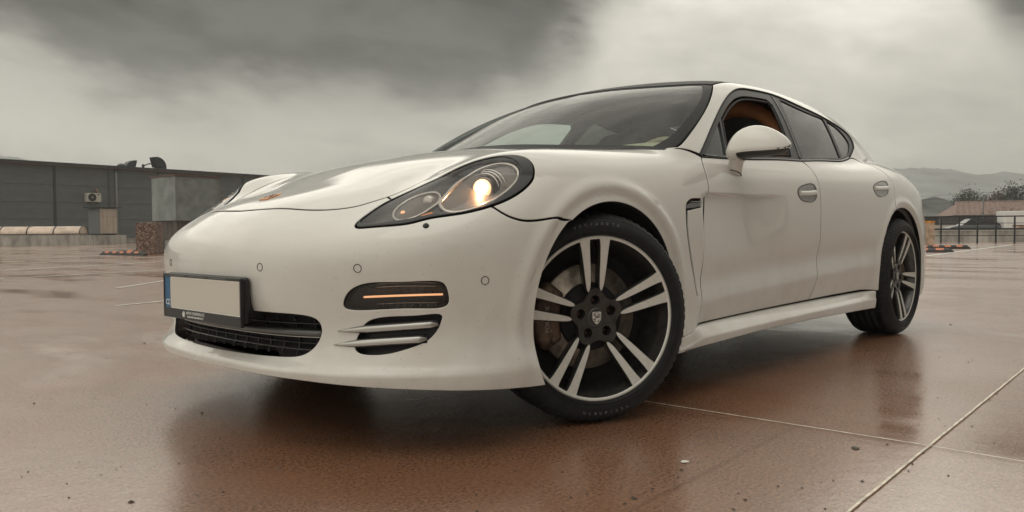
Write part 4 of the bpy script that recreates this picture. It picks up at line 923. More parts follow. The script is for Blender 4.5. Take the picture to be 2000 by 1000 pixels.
# ------------------------------------------------------------------ wheels
def wheel(loc, rz, spin, w, label, front):
    """wheel part = rim barrel; everything else hangs on it. local axis +y = outwards"""
    r_o = .356; hw = w/2
    rim_ = MB()
    yo = .112
    rim_.lathe([(.2705, yo-.004), (.2720, yo+.002), (.2700, yo+.007), (.2640, yo+.008), (.2595, yo+.004)], 96, 1)
    rim_.lathe([(.2595, yo+.004), (.2570, yo-.010), (.2500, yo-.022), (.2480, yo-.05), (.2330, 0), (.2300, -.07), (.2450, -.11), (.262, -.115)], 96, 0)
    wo_ = rim_.obj('wheel', (ALLOYDARK, MACHINED), car, label); wo_.location = loc; wo_.rotation_euler = (0, 0, rz)
    # tyre, with shoulder notches cut into the outer rings
    prof = [(.2660, -hw+.018), (.280, -hw), (.300, -hw), (.320, -hw+.010), (.336, -hw+.024), (.3455, -hw+.042)]
    gr = []
    for g_ in (-.056, -.019, .019, .056): gr += [(.348, g_-.0055), (.3415, g_-.0045), (.3415, g_+.0045), (.348, g_+.0055)]
    prof2 = [(r, -y) for r, y in reversed(prof)]
    full_ = prof+gr+prof2
    n = 288; V = []; Fc = []; m = len(full_)
    for k in range(n):
        a = 2*math.pi*k/n; nt = (k % 4 == 0)
        for i, (r, y) in enumerate(full_):
            rr = r
            if nt and (3 < i < 7 or m-8 < i < m-4) : rr = r-.0055
            if nt and abs(y) < hw-.03 and r > .3475: rr = r-.002
            V.append((rr*math.cos(a), y, rr*math.sin(a)))
    for k in range(n):
        for i in range(m-1): Fc.append((k*m+i, k*m+i+1, ((k+1) % n)*m+i+1, ((k+1) % n)*m+i))
    ty = MB().raw(V, Fc, 0, True)
    for rr, dd in ((.3265, .0010), (.2880, .0010), (.2770, .002)):    # raised ribs on the sidewall
        yy = np.interp(rr, [.280, .300, .320, .336], [hw, hw, hw-.010, hw-.024]); ty.lathe([(rr-.0018, yy-.001), (rr-.0008, yy+dd), (rr+.0008, yy+dd), (rr+.0018, yy-.001)], 120)
    tyo = ty.obj('tyre', RUBBER, wo_)
    for k_, v_ in enumerate(tyo.data.polygons): pass
    # lettering raised on the sidewall
    TXT = mat('tyre_print', (.13, .128, .12), .5)
    for s_, r_, a0, size, dst in (('255/40R20' if front else '295/35R20', .3060, 93, .019, 3.7), ('255/40R20' if front else '295/35R20', .3060, 273, .019, 3.7)):
        mb = MB()
        for i, chx in enumerate(s_):
            a = math.radians(a0-(-(i-4)*dst if True else 0)); a = math.radians(a0-(i-4)*dst)
            # seen from outside x runs to the left, so letters advance with growing angle measured from +x backwards
            th = math.radians(180)-a
            c_ = Vector((-r_*math.cos(a), hw-.0025, r_*math.sin(a))); ux = Vector((-math.sin(th) if False else -math.sin(a), 0, -math.cos(a))); uy = Vector((-math.cos(a), 0, math.sin(a)))
            mb_ = Matrix(((ux.x, uy.x, 0, c_.x), (0, 0, 1, c_.y), (ux.z, uy.z, 0, c_.z), (0, 0, 0, 1)))
            append_text(mb, chx, size, mb_)
        mb.obj('tyre_size_lettering', TXT, wo_, fix=False)
    # five twin spokes
    for k in range(5):
        for sd_ in (-1, 1):
            A = math.radians(spin+72*k); u = Vector((math.cos(A), 0, math.sin(A))); v = Vector((-math.sin(A), 0, math.cos(A)))*sd_; out = Vector((0, 1, 0))
            st = [(.088, .0235, .0015, .092), (.094, .0238, .0048, .0935), (.103, .0243, .0070, .0955), (.12, .0255, .0088, .099), (.15, .0280, .0108, .104), (.18, .0305, .0122, .1085), (.21, .0330, .0138, .1125), (.235, .0352, .0155, .1155), (.252, .0368, .0180, .1168), (.2620, .0385, .0220, .1165)]
            mb = MB(); rings = []
            for r, c, h, y in st: rings.append([u*r+v*(c-h)+out*y, u*r+v*(c+h)+out*y])
            mb.loft(rings, 1, False, False, False)
            body_ = []
            for r, c, h, y in st:
                hb = h+.0035; dp_ = .030 if r > .1 else .02
                body_.append([u*r+v*(c-h)+out*y, u*r+v*(c-hb)+out*(y-.004), u*r+v*(c-hb*.9)+out*(y-dp_), u*r+v*(c+hb*.9)+out*(y-dp_), u*r+v*(c+hb)+out*(y-.004), u*r+v*(c+h)+out*y])
            # carry the dark body on into the hub
            r0 = body_[0]; body_ = [[p-u*.030-out*.012 for p in r0]]+body_
            mb.loft(body_, 0, False, False, True)
            mb.obj('spoke', (ALLOYDARK, MACHINED), wo_)
        A = math.radians(spin+72*k+36)
    # hub with five bolt pockets
    C2 = closed_curve([(.0, 0)]) if False else None
    pts = []
    for j in range(100):
        a = 2*math.pi*j/100; k_ = math.cos(5*(a-math.radians(spin))); pts.append((math.cos(a)*(.086+.012*k_), math.sin(a)*(.086+.012*k_)))
    loops = [np.array(pts)]
    for k in range(5):
        a = math.radians(spin+72*k); loops.append(np.array([(.0585*math.cos(a)+.0165*math.cos(t), .0585*math.sin(a)+.0165*math.sin(t)) for t in np.linspace(0, 2*math.pi, 22, endpoint=False)]))
    vv = [Vector(map(float, p)) for L in loops for p in L]; ed = []; o_ = 0
    for L in loops: ed += [(o_+i, o_+(i+1) % len(L)) for i in range(len(L))]; o_ += len(L)
    gq = [(x, y) for x in np.arange(-.09, .09, .012) for y in np.arange(-.09, .09, .012)]; gq = np.array(gq); okk = inside(gq, loops[0])
    for L in loops[1:]: okk &= ~inside(gq, L)&(distpoly(gq, L) > .003)
    vv += [Vector(map(float, p)) for p in gq[okk]]
    r2 = delaunay_2d_cdt(vv, ed, [], 0, 1e-7); UV = np.array([tuple(p) for p in r2[0]]); Ft = np.array([tuple(q) for q in r2[2]]); cc = UV[Ft].mean(1); ok = inside(cc, loops[0])
    for L in loops[1:]: ok &= ~inside(cc, L)
    yh = lambda x, y: .088+.006*np.clip((np.hypot(x, y)-.04)/.05, 0, 1)
    hb = MB().raw([(x, yh(x, y), y) for x, y in UV], [tuple(q) for q in Ft[ok]], 0, True)
    for i, L in enumerate(loops):
        dpt = .03 if i else .04
        hb.loft([[(x, yh(x, y), y) for x, y in L], [(x, float(yh(x, y))-dpt, y) for x, y in L]], 0, False)
    hb.obj('hub', ALLOYDARK, wo_)
    MB().lathe([(.0001, .062), (.11, .058), (.115, .04)], 40).obj('hub_back', DARK, wo_)
    for k in range(5):
        a = math.radians(spin+72*k); mb = MB().lathe([(.0001, .074), (.0045, .074), (.005, .071), (.0085, .071), (.0105, .060)], 12); mb.v = [(x+.0585*math.cos(a), y, z+.0585*math.sin(a)) for x, y, z in mb.v]; mb.obj('wheel_bolt', mat('rusty_bolt', (.10, .06, .045), .5, metal=.6), wo_)
    cp = MB().lathe([(.0001, .0925), (.028, .0922), (.0325, .0905), (.0335, .087), (.034, .080)], 40).obj('centre_cap', mat('cap_dark', (.03, .03, .03), .35, coat=.3), wo_)
    sh = [(-a, b) for a, b in shield(.0305)]
    MB().loft([[(x, y_, z) for x, z in sh] for y_ in (.0915, .0937)], smooth=False).obj('cap_crest', SILVERPRINT, wo_)
    fld = MB()
    for x, z, w_, h_ in ((-.0080, .0095, .011, .0035), (-.0085, .0025, .010, .0030), (.0080, -.0040, .010, .003), (.0070, -.0105, .008, .003), (.0095, .0100, .0025, .009), (.0050, .0100, .0015, .009), (-.0075, -.0095, .0022, .008), (-.0035, -.0120, .0018, .007), (0, 0, .0085, .0012), (0, .0055, .0085, .0012), (-.0045, .0025, .0012, .007), (.0045, .0025, .0012, .007), (0, .0025, .003, .0045), (0, .0165, .018, .0012)):
        fld.box((x, .0938, z), (w_, .0008, h_))
    fld.obj('cap_crest_print', GLOSSBLK, wo_)
    # brake
    MB().lathe([(.06, .045), (.085, .043), (.095, .030), (.175, .030), (.178, .024), (.178, .0), (.09, 0)], 72).obj('brake_disc', STEEL, wo_)
    MB().lathe([(.235, -.02), (.05, -.02)], 48).obj('dust_shield', DARK, wo_)
    cal = MB(); a0, a1 = (math.radians(-32), math.radians(38)) if front else (math.radians(150), math.radians(205))
    rr_ = []
    for t in np.linspace(0, 1, 13):
        a = a0+(a1-a0)*t; e_ = math.sin(math.pi*t)**.35 if 0 < t < 1 else .3; ro, ri = .188+.028*e_, .132-.012*e_; yt = .052+.020*e_
        rr_.append([(ri*math.cos(a), .02, ri*math.sin(a)), (ri*math.cos(a), yt-.008, ri*math.sin(a)), ((ri+.012)*math.cos(a), yt, (ri+.012)*math.sin(a)), ((ro-.014)*math.cos(a), yt, (ro-.014)*math.sin(a)), (ro*math.cos(a), yt-.012, ro*math.sin(a)), (ro*math.cos(a), .0, ro*math.sin(a))])
    cal.loft(rr_, 0, True)
    for a in (a0+.12, a1-.12, (a0+a1)/2-.28, (a0+a1)/2+.3):
        q = MB().lathe([(.0001, .080), (.008, .080), (.012, .076), (.015, .066)], 14); q.v = [(x+.158*math.cos(a), y-.006, z+.158*math.sin(a)) for x, y, z in q.v]; cal.raw(q.v, q.f, 0, True)
    cal.obj('brake_caliper', CALIPER, wo_)
    mb = MB(); s_ = 'PORSCHE'
    Mc = Matrix(((0, -1, 0, .150), (0, 0, 1, .0735), (-1, 0, 0, .0), (0, 0, 0, 1))) if False else Matrix(((0, 1, 0, .168), (0, 0, 1, .0728), (1, 0, 0, 0), (0, 0, 0, 1)))
    append_text(mb, s_, .020, Mc); mb.obj('caliper_lettering', mat('worn_print', (.35, .32, .28), .5), wo_, fix=False)
    return wo_
wheel((0.0, .805, .348), -math.radians(25), 86, .255, 'steered front wheel facing the camera', True)
wheel((-2.92, .812, .348), 0, 63+54, .275, 'rear wheel on the camera side', False)
wheel((0, -.805, .348), math.pi-math.radians(25), 20, .255, 'front wheel on the far side', True)
wheel((-2.92, -.812, .348), math.pi, 40, .275, 'rear wheel on the far side', False)
# wheel arches (dark liners) and underbody
for cx, sy in ((.005, 1), (.005, -1), (-2.892, 1), (-2.892, -1)):
    mb = MB(); R_in = .400 if cx > -1 else .405
    rings = []
    for y in (.895, .88, .45):
        rings.append([(cx+R_in*math.cos(a)*1, sy*y, .357+R_in*math.sin(a)*1) for a in np.linspace(math.radians(-28), math.radians(208), 40)])
    mb.loft(rings, 0, False, False); mb.raw([rings[2][0], *rings[2][1:]], [tuple(range(40))])
    mb.obj('wheel_arch_liner', mat('felt_liner', (.010, .010, .010), .9, fn=grain(60, .5, (.012, .012, .012), .4, .004)), car)
ub = MB().box((-1.5, 0, .23), (4.5, 1.0, .10)).box((-1.44, 0, .235), (1.98, 1.68, .08)).box((.62, 0, .26), (.26, 1.10, .08)).box((-3.52, 0, .30), (.42, 1.55, .10))
ub.obj('underbody', DARK, car)
# low inner skirt behind the lip, so no daylight shows below the bumper
MB().loft([[(x, y, z) for z in (.190, .24)] for x, y in ((.36, .84), (.58, .73), (.73, .55), (.80, .35), (.83, 0), (.80, -.35), (.73, -.55), (.58, -.73), (.36, -.84))], 0, False, False).obj('lip_backing', PLASTIC, car)
# ------------------------------------------------------------------ cabin
cab = MB(); cab.box((-1.55, 0, .36), (2.5, 1.60, .06))
for sy in (1, -1):
    cab.box((-1.50, sy*.765, .64), (2.1, .06, .52), R=None); cab.box((-2.75, sy*.66, .74), (.5, .06, .5))
cab.box((-.60, 0, .60), (.10, 1.5, .5)); cab.box((-2.95, 0, .78), (.10, 1.2, .42)); cab.box((-3.15, 0, .985), (.5, 1.0, .02))
cab.obj('cabin_lining', DARKLEATHER, car)
db = MB(); rings = []
for x, z, w_ in ((-.50, .925, .60), (-.60, .955, .70), (-.80, .975, .74), (-.95, .965, .75), (-1.02, .93, .75), (-1.03, .80, .75)):
    rings.append([(x, -w_, z-.03), (x, -w_*.7, z), (x, 0, z+.004), (x, w_*.5, z+.012), (x, w_*.75, z), (x, w_, z-.03)])
db.loft(rings, 0, False, False).obj('dashboard', mat('beige_grey_dash', (.16, .14, .11), .6), car)
MB().tube([(-.80, .10, .98), (-.93, .22, 1.00), (-1.0, .40, 1.005), (-.95, .56, .995), (-.82, .66, .975)], [.02, .03, .035, .03, .02], 10).obj('instrument_hood', BEIGE, car)
mb = MB(); Msw = Matrix.Translation((-1.10, .38, .90)) @ Matrix.Rotation(math.radians(-24), 4, 'Y')
mb.ringtube([Msw @ Vector((0, .185*math.cos(a), .185*math.sin(a))) for a in np.linspace(0, 2*math.pi, 40, endpoint=False)], .015, 8)
for a in (0, math.pi, -math.pi/2): mb.tube([Msw @ Vector((.03, .03*math.cos(a), .03*math.sin(a))), Msw @ Vector((0, .18*math.cos(a), .18*math.sin(a)))], .014, 6)
mb.obj('steering_wheel', BEIGE, car)
def seat(x, y, mt, back=1.24, w_=.24, label=None):
    r = []
    for xx, zz_, hw_, th in ((x, .58, w_, .08), (x-.25, .56, w_*1.04, .09), (x-.48, .55, w_, .09)):
        r.append([(xx, y+hw_*c_, zz_+th*s_) for c_, s_ in ((-1, -.6), (-1, .5), (-.8, 1), (-.5, .75), (.5, .75), (.8, 1), (1, .5), (1, -.6))])
    o = MB().loft(r).obj('seat', mt, car, label); r = []
    for t in np.linspace(0, 1, 9):
        zz_ = .60+(back-.60)*t; xx = x-.50-.20*t-.03*math.sin(t*3); hw_ = w_*(1.02-.05*t) if t < .7 else w_*(1.0-.62*((t-.7)/.3)**1.6); th = .09-.03*t
        r.append([(xx+th*c_, y+hw_*s_, zz_) for c_, s_ in ((1.3, -.95), (.8, -.6), (.7, 0), (.8, .6), (1.3, .95), (.2, 1.05), (-.8, .8), (-.9, 0), (-.8, -.8), (.2, -1.05))])
    b = MB().loft(r).obj('seat_back', mt, o); md = b.modifiers.new('s', 'SUBSURF'); md.levels = md.render_levels = 1
    return o
ds_ = seat(-1.22, .40, DARKLEATHER, 1.285, .27)
arcp = [(-1.84, .40+.275*math.cos(a)*(1 if a < 2.6 else .9), 1.02+.265*math.sin(a)) for a in np.linspace(-.5, math.pi+.5, 26)]
MB().tube([(x-.10*(z-1.0), y, z) for x, y, z in arcp], [.03]+[.045]*24+[.03], 8).obj('seat_bolster', TANLEATHER, ds_)
seat(-1.22, -.38, DARKLEATHER, 1.235, .25); seat(-2.1, .38, DARKLEATHER, 1.17); seat(-2.1, -.38, DARKLEATHER, 1.17)
mb = MB().box((-1.14, 0, 1.27), (.03, .22, .06), R=Matrix.Rotation(.3, 3, 'Z')); mb.tube([(-1.12, 0, 1.29), (-1.10, 0, 1.34)], .012)
bevel(mb.obj('rear_view_mirror', PLASTIC, car), .01)
# ------------------------------------------------------------------ markings and joints on the deck
WPAINT = mat('road_marking_white', rough=.35, fn=grain(9, .25, (.62, .60, .54), .1, .001))
JOINT = mat('pale_joint_filler', rough=.6, fn=grain(25, .3, (.62, .56, .46), .1, .001))
CRACK = mat('dark_hairline', (.045, .022, .014), .4)
def strip(name, pts, w, z, m):
    P = [Vector((x, y, 0)) for x, y in pts]; V = []; 
    for i, p in enumerate(P):
        t = (P[min(i+1, len(P)-1)]-P[max(i-1, 0)]).normalized(); n = Vector((-t.y, t.x, 0)); V += [p+n*w/2+Vector((0, 0, z)), p-n*w/2+Vector((0, 0, z))]
    return struct(name, MB().raw(V, [(2*i, 2*i+1, 2*i+3, 2*i+2) for i in range(len(P)-1)]).mesh(name), m)
def wob(a, b, n=40, amp=.004):
    return [(a[0]+(b[0]-a[0])*t+RS.normal(0, amp*.4), a[1]+(b[1]-a[1])*t+RS.normal(0, amp*.4)) for t in np.linspace(0, 1, n)]
strip('joint', wob((-.325, .70), (-.373, 1.79), 60, .0012), .0062, .004, JOINT)
strip('joint', wob((-.373, 1.79), (-.364, 2.35), 30, .0012), .0045, .004, JOINT)
strip('joint', wob((-4.6, 1.62), (.9, 1.83), 160, .0012), .0072, .0045, JOINT)
strip('crack', wob((.9, 1.455), (-.45, 1.388), 50, .002), .0014, .004, CRACK)
for a, b, w in (((-1.42, -7.13), (-3.5, -9.2), .055), ((1.2, -9.9), (-6.2, -11.9), .07), ((1.5, -11.85), (-8.8, -16.7), .11), ((1.6, -14.4), (-10.5, -20.8), .11), ((1.0, -17.8), (-12, -24.6), .11), ((-.55, -4.80), (-1.6, -5.1), .05),
    ((-2, -24), (-16, -27.5), .11), ((-3, -30), (-18, -33.5), .11), ((-17.0, -2.88), (-31.04, -3.87), .11), ((-17, -3.05), (-18.5, 2.0), .11), ((-31.04, -3.9), (-29.5, -8.6), .11), ((-22, -6.2), (-23.5, -.5), .1), ((-26.5, -6.5), (-28.2, -.5), .1)):
    strip('parking_line', wob(a, b, 24, .006), w, .004, WPAINT)
# small stones and grit, a few scraps
mb = MB()
for i in range(520):
    d_ = 1.4+RS.rand()**1.6*11; a = YAW+RS.uniform(-.62, .62); x = CAM[0]+d_*math.cos(a); y = CAM[1]+d_*math.sin(a)
    r = RS.uniform(.0018, .0048)*(1 if RS.rand() < .9 else 1.7); ang = RS.rand()*6.28
    V = [(x+r*math.cos(ang+k*1.57)*(1.4 if k % 2 else .8), y+r*math.sin(ang+k*1.57)*(1.4 if k % 2 else .8), .001) for k in range(4)]+[(x, y, r*.9)]
    mb.raw(V, [(0, 1, 4), (1, 2, 4), (2, 3, 4), (3, 0, 4)])
o = mb.obj('grit', mat('dark_grit', (.035, .028, .022), .6)); o['kind'] = 'stuff'; o['label'] = 'dark grit scattered over the wet deck'
def scrap(nm, x, y, r, mt, label, cat):
    V = [(r*math.cos(t)*(1+.2*math.sin(3*t)), r*.8*math.sin(t), .0015+.001*math.sin(2*t)) for t in np.linspace(0, 6.28, 12, endpoint=False)]+[(0, 0, .005)]
    thing(nm, label, cat, (x, y, .001), me=MB().raw(V, [(i, (i+1) % 12, 12) for i in range(12)], 0, True).mesh(nm), m=mt)
scrap('paint_chip', .235, 1.335, .013, mat('pale_chip', (.62, .60, .55), .5), 'pale round chip lying on the brown floor before the wheel', 'chip')
scrap('wet_leaf', -.21, 1.63, .014, mat('dark_leaf', (.03, .03, .022), .4), 'dark wet leaf lying between the two floor joints', 'leaf')
# ------------------------------------------------------------------ warehouse on the left
CLAD = mat('grey_cladding', rough=.55, fn=grain(1.2, .12, (.105, .118, .118), .05, .001, stretch=(1, 1, 3)))
CLADD = mat('dark_flashing', (.035, .037, .039), .5); RUSTY = mat('brown_gutter', (.10, .055, .04), .5)
CONC = mat('pale_concrete', rough=.8, fn=grain(3, .35, (.34, .32, .285), .2, .004, stretch=(1, 1, .35)))
wh = thing('warehouse', 'long low grey panel-clad warehouse with dark roof edge behind the deck', 'warehouse', (-12.36, -55.22, 0), math.radians(186.73))
pm = MB().box((1.78, .06, .5), (3.50, .12, 1.0)).mesh('wall_panel'); pm.materials.append(CLAD)
rows = [(.32, 1.60), (1.62, 2.70), (2.72, 3.86), (3.88, 5.12)]
for c in range(-7, 14):
    for z0, z1 in rows:
        o = link('wall_panel', pm, None, wh); o.location = (-.40+3.60*c+.02, RS.uniform(-.004, .004), z0); o.scale = (1, 1, z1-z0)
for c in range(-7, 15): MB().box((-.40+3.6*c, .03, 2.72), (.16, .14, 4.8)).obj('cover_strip', CLADD if c % 2 else mat('strip_grey', (.07, .077, .08), .5), wh)
MB().box((12, .10, .15), (76, .10, .32)).obj('plinth', CONC, wh)
MB().box((12, 6, 2.6), (76, 11.6, 5.0)).obj('wall_core', CLADD, wh)
MB().box((12, -.12, 5.28), (76.6, .50, .16)).obj('roof_edge', CLADD, wh); MB().box((12, -.16, 5.165), (76.4, .40, .06)).obj('gutter', RUSTY, wh)
MB().box((12, 6, 5.30), (76.4, 12.2, .12)).obj('roof', mat('dark_roof_felt', (.03, .032, .034), .7), wh)
dpipe = MB().tube([(7.27, -.12, .05), (7.27, -.12, 4.9), (7.27, -.05, 5.1)], .055, 10).obj('downpipe', mat('zinc_pipe', (.30, .31, .30), .4, metal=.5), wh)
def local(nm, label, cat, s, y, z, **k):
    a = math.radians(186.73); return thing(nm, label, cat, (-12.36+s*math.cos(a)-y*math.sin(a), -55.22+s*math.sin(a)+y*math.cos(a), z), a, **k)
ac = local('air_conditioner', 'white outdoor air conditioning unit on the grey warehouse wall', 'air conditioner', 5.10, -.22, 2.80)
bevel(MB().box((.48, 0, .30), (.98, .34, .60)).obj('casing', mat('ac_casing', (.45, .43, .37), .5), ac), .02)
MB().lathe([(.0001, -.19), (.06, -.195), (.07, -.18), (.08, -.175), (.25, -.178), (.27, -.19), (.275, -.165)], 28).obj('fan_grille', mat('fan_black', (.02, .02, .02), .5), ac).location = (.36, 0, .30)
MB().lathe([(.0001, -.205), (.05, -.20), (.055, -.19)], 16).obj('fan_hub', mat('ac_casing', (.45, .43, .37), .5), ac).location = (.36, 0, .30)
MB().box((.78, -.175, .50), (.16, .02, .05)).obj('maker_badge', GLOSSBLK, ac); MB().box((.25, .05, -.04), (.06, .40, .06)).box((.75, .05, -.04), (.06, .40, .06)).obj('bracket', CLADD, ac)
MB().tube([(.80, .02, .60), (.80, .02, .78), (.76, .06, .86), (.70, .2, .84)], .06, 8).obj('pipe_elbow', mat('terracotta_pipe', (.30, .17, .12), .6), ac)
mv = local('roof_vent', 'small mushroom-shaped vent on the warehouse roof edge', 'roof vent', 8.15, .8, 5.36)
MB().lathe([(.0001, .30), (.18, .26), (.32, .14), (.33, .10), (.16, .12), (.15, 0)], 20, 0, 'Z').obj('cap', CLADD, mv)
def goose(nm, label, s, y, h, sc, flip_=1):
    g_ = local(nm, label, 'roof vent', s, y, 5.36); mt = mat('dark_duct_metal', (.05, .055, .06), .45, metal=.3)
    rings = []
    for k, t in enumerate(np.linspace(0, 1, 8)):
        a = math.radians(105*t); c = Vector((flip_*(-.45+.45*math.cos(a))*sc*-1, 0, (h-.0)*1+.45*math.sin(a)*sc)); ux = Vector((flip_*math.cos(a)*-1*-1, 0, math.sin(a)*1)); hw = .32*sc*(1+.25*t)
        ux = Vector((flip_*-math.cos(a), 0, math.sin(a)*-1*-1))
        rings.append([c+ux*hw*p+Vector((0, q*hw, 0)) for p, q in ((-1, -1), (1, -1), (1, 1), (-1, 1))])
    MB().loft(rings, 0, True, True, False).obj('cowl', mt, g_); MB().box((0, 0, h/2), (.62*sc, .62*sc, h)).obj('stack', mt, g_)
    r_ = rings[-1]; MB().raw([Vector(p)*1.0+Vector((-.0, 0, 0)) for p in r_], [(0, 1, 2, 3)]).obj('opening', DARK, g_)
    return g_
goose('exhaust_cowl', 'smaller grey exhaust cowl on the warehouse roof', 9.75, 3, .05, .85, 1)
goose('exhaust_cowl', 'larger grey exhaust cowl joined to a thin bent pipe on the warehouse roof', 12.35, 3, .30, 1.0, -1)
bp = local('bent_pipe', 'thin bent pipe standing beside the larger roof cowl', 'pipe', 10.95, 3, 5.36, me=MB().box((0, 0, .25), (.14, .14, .55)).tube([(0, 0, .38), (.45, 0, .60), (1.0, 0, .60)], .045, 8).mesh('bent_pipe'), m=CLADD)
# rooflight, cabinet, metal box, blocks
dirv = Vector((-3.6, 2.4, 0)).normalized(); rl_a = math.atan2(dirv.y, dirv.x)
rl = thing('barrel_rooflight', 'long rooflight of curved milky panes on a white curb', 'rooflight', (-13.9, -44.8, 0), rl_a)
MB().box((-6, -.8, .30), (12.0, 1.7, .60)).obj('curb', CONC, rl); MB().box((-6, -.8, .615), (12.1, 1.76, .03)).obj('curb_frame', CLADD, rl)
MILKY = mat('milky_pane', rough=.35, fn=grain(2, .25, (.52, .40, .31), 0))
for k in range(9):
    x0 = -.04-1.28*k; rr_ = [[(x, -.8+.80*math.cos(a), .64+.40*math.sin(a)) for a in np.linspace(0, math.pi, 14)] for x in (x0, x0-1.22)]
    e = MB().loft(rr_, 0, False, False); e.raw(rr_[0], [tuple(range(14))]); e.obj('pane', MILKY, rl)
    MB().tube([(x0+.03, -.8+.82*math.cos(a), .64+.415*math.sin(a)) for a in np.linspace(0, math.pi, 14)], .025, 5).obj('rib', CLADD, rl)
cb = thing('vent_cabinet', 'narrow cream and grey metal cabinet on a concrete base by the wall', 'cabinet', (-15.55, -47.3, 0), math.radians(195))
MB().box((0, 0, .27), (2.0, 1.5, .54)).obj('base', CONC, cb)
MB().box((0, -.02, 1.36), (1.12, 1.05, 1.50)).obj('cabinet_body', mat('grey_cabinet', (.13, .14, .14), .5), cb); MB().box((0, 0, 2.16), (1.6, 1.3, .05)).obj('cabinet_lid', CLADD, cb)
fpl = mat('cream_sheet', rough=.5, fn=grain(5, .15, (.42, .35, .29), .1, .003, stretch=(1, 1, .2)))
for k in range(5): MB().box((-.43+.215*k, -.54, 1.14), (.205, .03, 1.0)).obj('front_slat', fpl, cb)
MB().box((0, -.54, 1.86), (1.06, .03, .42)).obj('front_plate', fpl, cb); 
for x in (-.4, .4): MB().box((x, 0, .58), (.1, 1.3, .07)).obj('foot', CLADD, cb)
GALV = mat('galvanised_sheet', rough=.5, metal=.2, fn=grain(2.4, .22, (.20, .22, .21), .3, .006))
bx_ = thing('ventilation_housing', 'large dented galvanised metal housing on a rusty pedestal', 'ventilation housing', (-11.67, -27.75, 0), math.radians(187.4))
ho = MB().box((0, 0, 1.93), (1.86, 1.60, 1.66)).obj('housing', GALV, bx_); bevel(ho, .01, 1)
MB().box((0, 0, 2.785), (1.96, 1.72, .05)).obj('lid', RUSTY, bx_)
MB().box((0, 0, .75), (1.66, 1.42, .70)).obj('pedestal', mat('rusty_pedestal', rough=.7, fn=grain(4, .5, (.085, .07, .06), .2, .01, stretch=(1, 1, .3))), bx_)
MB().box((0, 0, .2), (1.75, 1.5, .40)).obj('base', mat('dark_base', (.05, .045, .04), .8), bx_)
for x in (-.90, .90): MB().box((x, -.81, 1.93), (.05, .012, 1.64)).obj('seam', mat('seam_zinc', (.22, .23, .22), .5, metal=.5), bx_)
for x, z, r_ in ((.15, 2.3, .06), (-.02, 2.22, .04), (.32, 2.18, .05), (.1, 1.65, .04), (-.1, 2.12, .03)):
    q = MB().lathe([(.0001, .0), (r_, -.012), (r_*1.25, -.001)], 12); q.v = [(a+x, b-.802, c+z) for a, b, c in q.v]; q.obj('dent', GALV, bx_)
def agg_fn(T, b):
    v = T.add('ShaderNodeTexVoronoi', {'Vector': objco(T), 'Scale': 38.0}, feature='F1'); g = T.add('ShaderNodeSeparateColor', {0: v.outputs['Color']}).outputs[0]
    T.l.new(T.ramp(g, [(.0, (.035, .02, .015)), (.45, (.11, .06, .04)), (.75, (.24, .15, .11)), (1.0, (.34, .26, .20))]), b.inputs['Base Color'])
    bump(T, b, v.outputs['Distance'], .8, .02)
AGG = mat('exposed_aggregate', rough=.7, fn=agg_fn)
o = thing('aggregate_bollard', 'square brown exposed-aggregate concrete block beside the rubber wheel stop', 'concrete block', (-7.86, -21.92, 0), math.radians(132), me=MB().box((0, 0, .48), (.60, .50, .95)).mesh('aggregate_bollard'), m=AGG); bevel(o, .02)
thing('concrete_kerb_block', 'small pale concrete block half hidden behind the brown block', 'concrete block', (-9.2, -22.6, 0), math.radians(132), me=MB().box((0, 0, .22), (1.0, .5, .36), taper=(.95, .9)).mesh('concrete_kerb_block'), m=CONC)
STOPRUB = mat('stop_rubber', (.016, .016, .018), .45); STOPOR = mat('orange_marker', rough=.5, fn=grain(20, .3, (.55, .20, .10), .1, .001))
def wheel_stop(label, x, y, a, L, np_, grp):
    t = thing('wheel_stop', label, 'wheel stop', (x, y, 0), a, grp)
    r_ = []
    for k, xx in enumerate((-L/2, -L/2+.10, L/2-.10, L/2)):
        h = .045 if k in (0, 3) else .11; r_.append([(xx, -.085, .002), (xx, -.07, h*.6), (xx, -.035, h), (xx, .035, h), (xx, .07, h*.6), (xx, .085, .002)])
    b_ = MB().loft(r_, 0, True, True, False).obj('rubber_body', STOPRUB, t)
    for k in range(np_):
        xx = -L/2+.14+(L-.28)*(k+.5)/np_; w = (L-.28)/np_*.52
        MB().raw([(xx-w/2, sy*.0735, .060) if q == 0 else (xx-w/2, sy*.042, .111) if q == 1 else (xx+w/2, sy*.042, .111) if q == 2 else (xx+w/2, sy*.0735, .060) for sy in (1,) for q in range(4)], [(0, 1, 2, 3)]).raw([(xx-w/2, -.0735, .060), (xx-w/2, -.042, .111), (xx+w/2, -.042, .111), (xx+w/2, -.0735, .060)], [(0, 1, 2, 3)]).raw([(xx-w/2, -.036, .1125), (xx-w/2, .036, .1125), (xx+w/2, .036, .1125), (xx+w/2, -.036, .1125)], [(0, 1, 2, 3)]).obj('orange_marker', STOPOR, t, fix=False)
G_ = 'rubber wheel stops with orange markers'
wheel_stop('black rubber wheel stop with orange markers left of the brown block', -6.95, -21.55, math.atan2(1.44, -.53), 1.75, 5, G_)
wheel_stop('black rubber wheel stop partly behind the left one and the brown block', -8.05, -22.9, math.atan2(.9, -.9), 1.4, 3, G_)
wheel_stop('nearest black rubber wheel stop at the foot of the orange-topped concrete post', -20.15, -3.95, math.atan2(.59, -.14), 1.7, 4, G_)
wheel_stop('second black rubber wheel stop just behind the nearest one on the right', -23.9, -4.35, math.atan2(.70, -.51), 1.6, 4, G_)
wheel_stop('farthest black rubber wheel stop near the railing at the right edge', -41.9, -5.95, math.atan2(1.1, -1.0), 1.9, 5, G_)
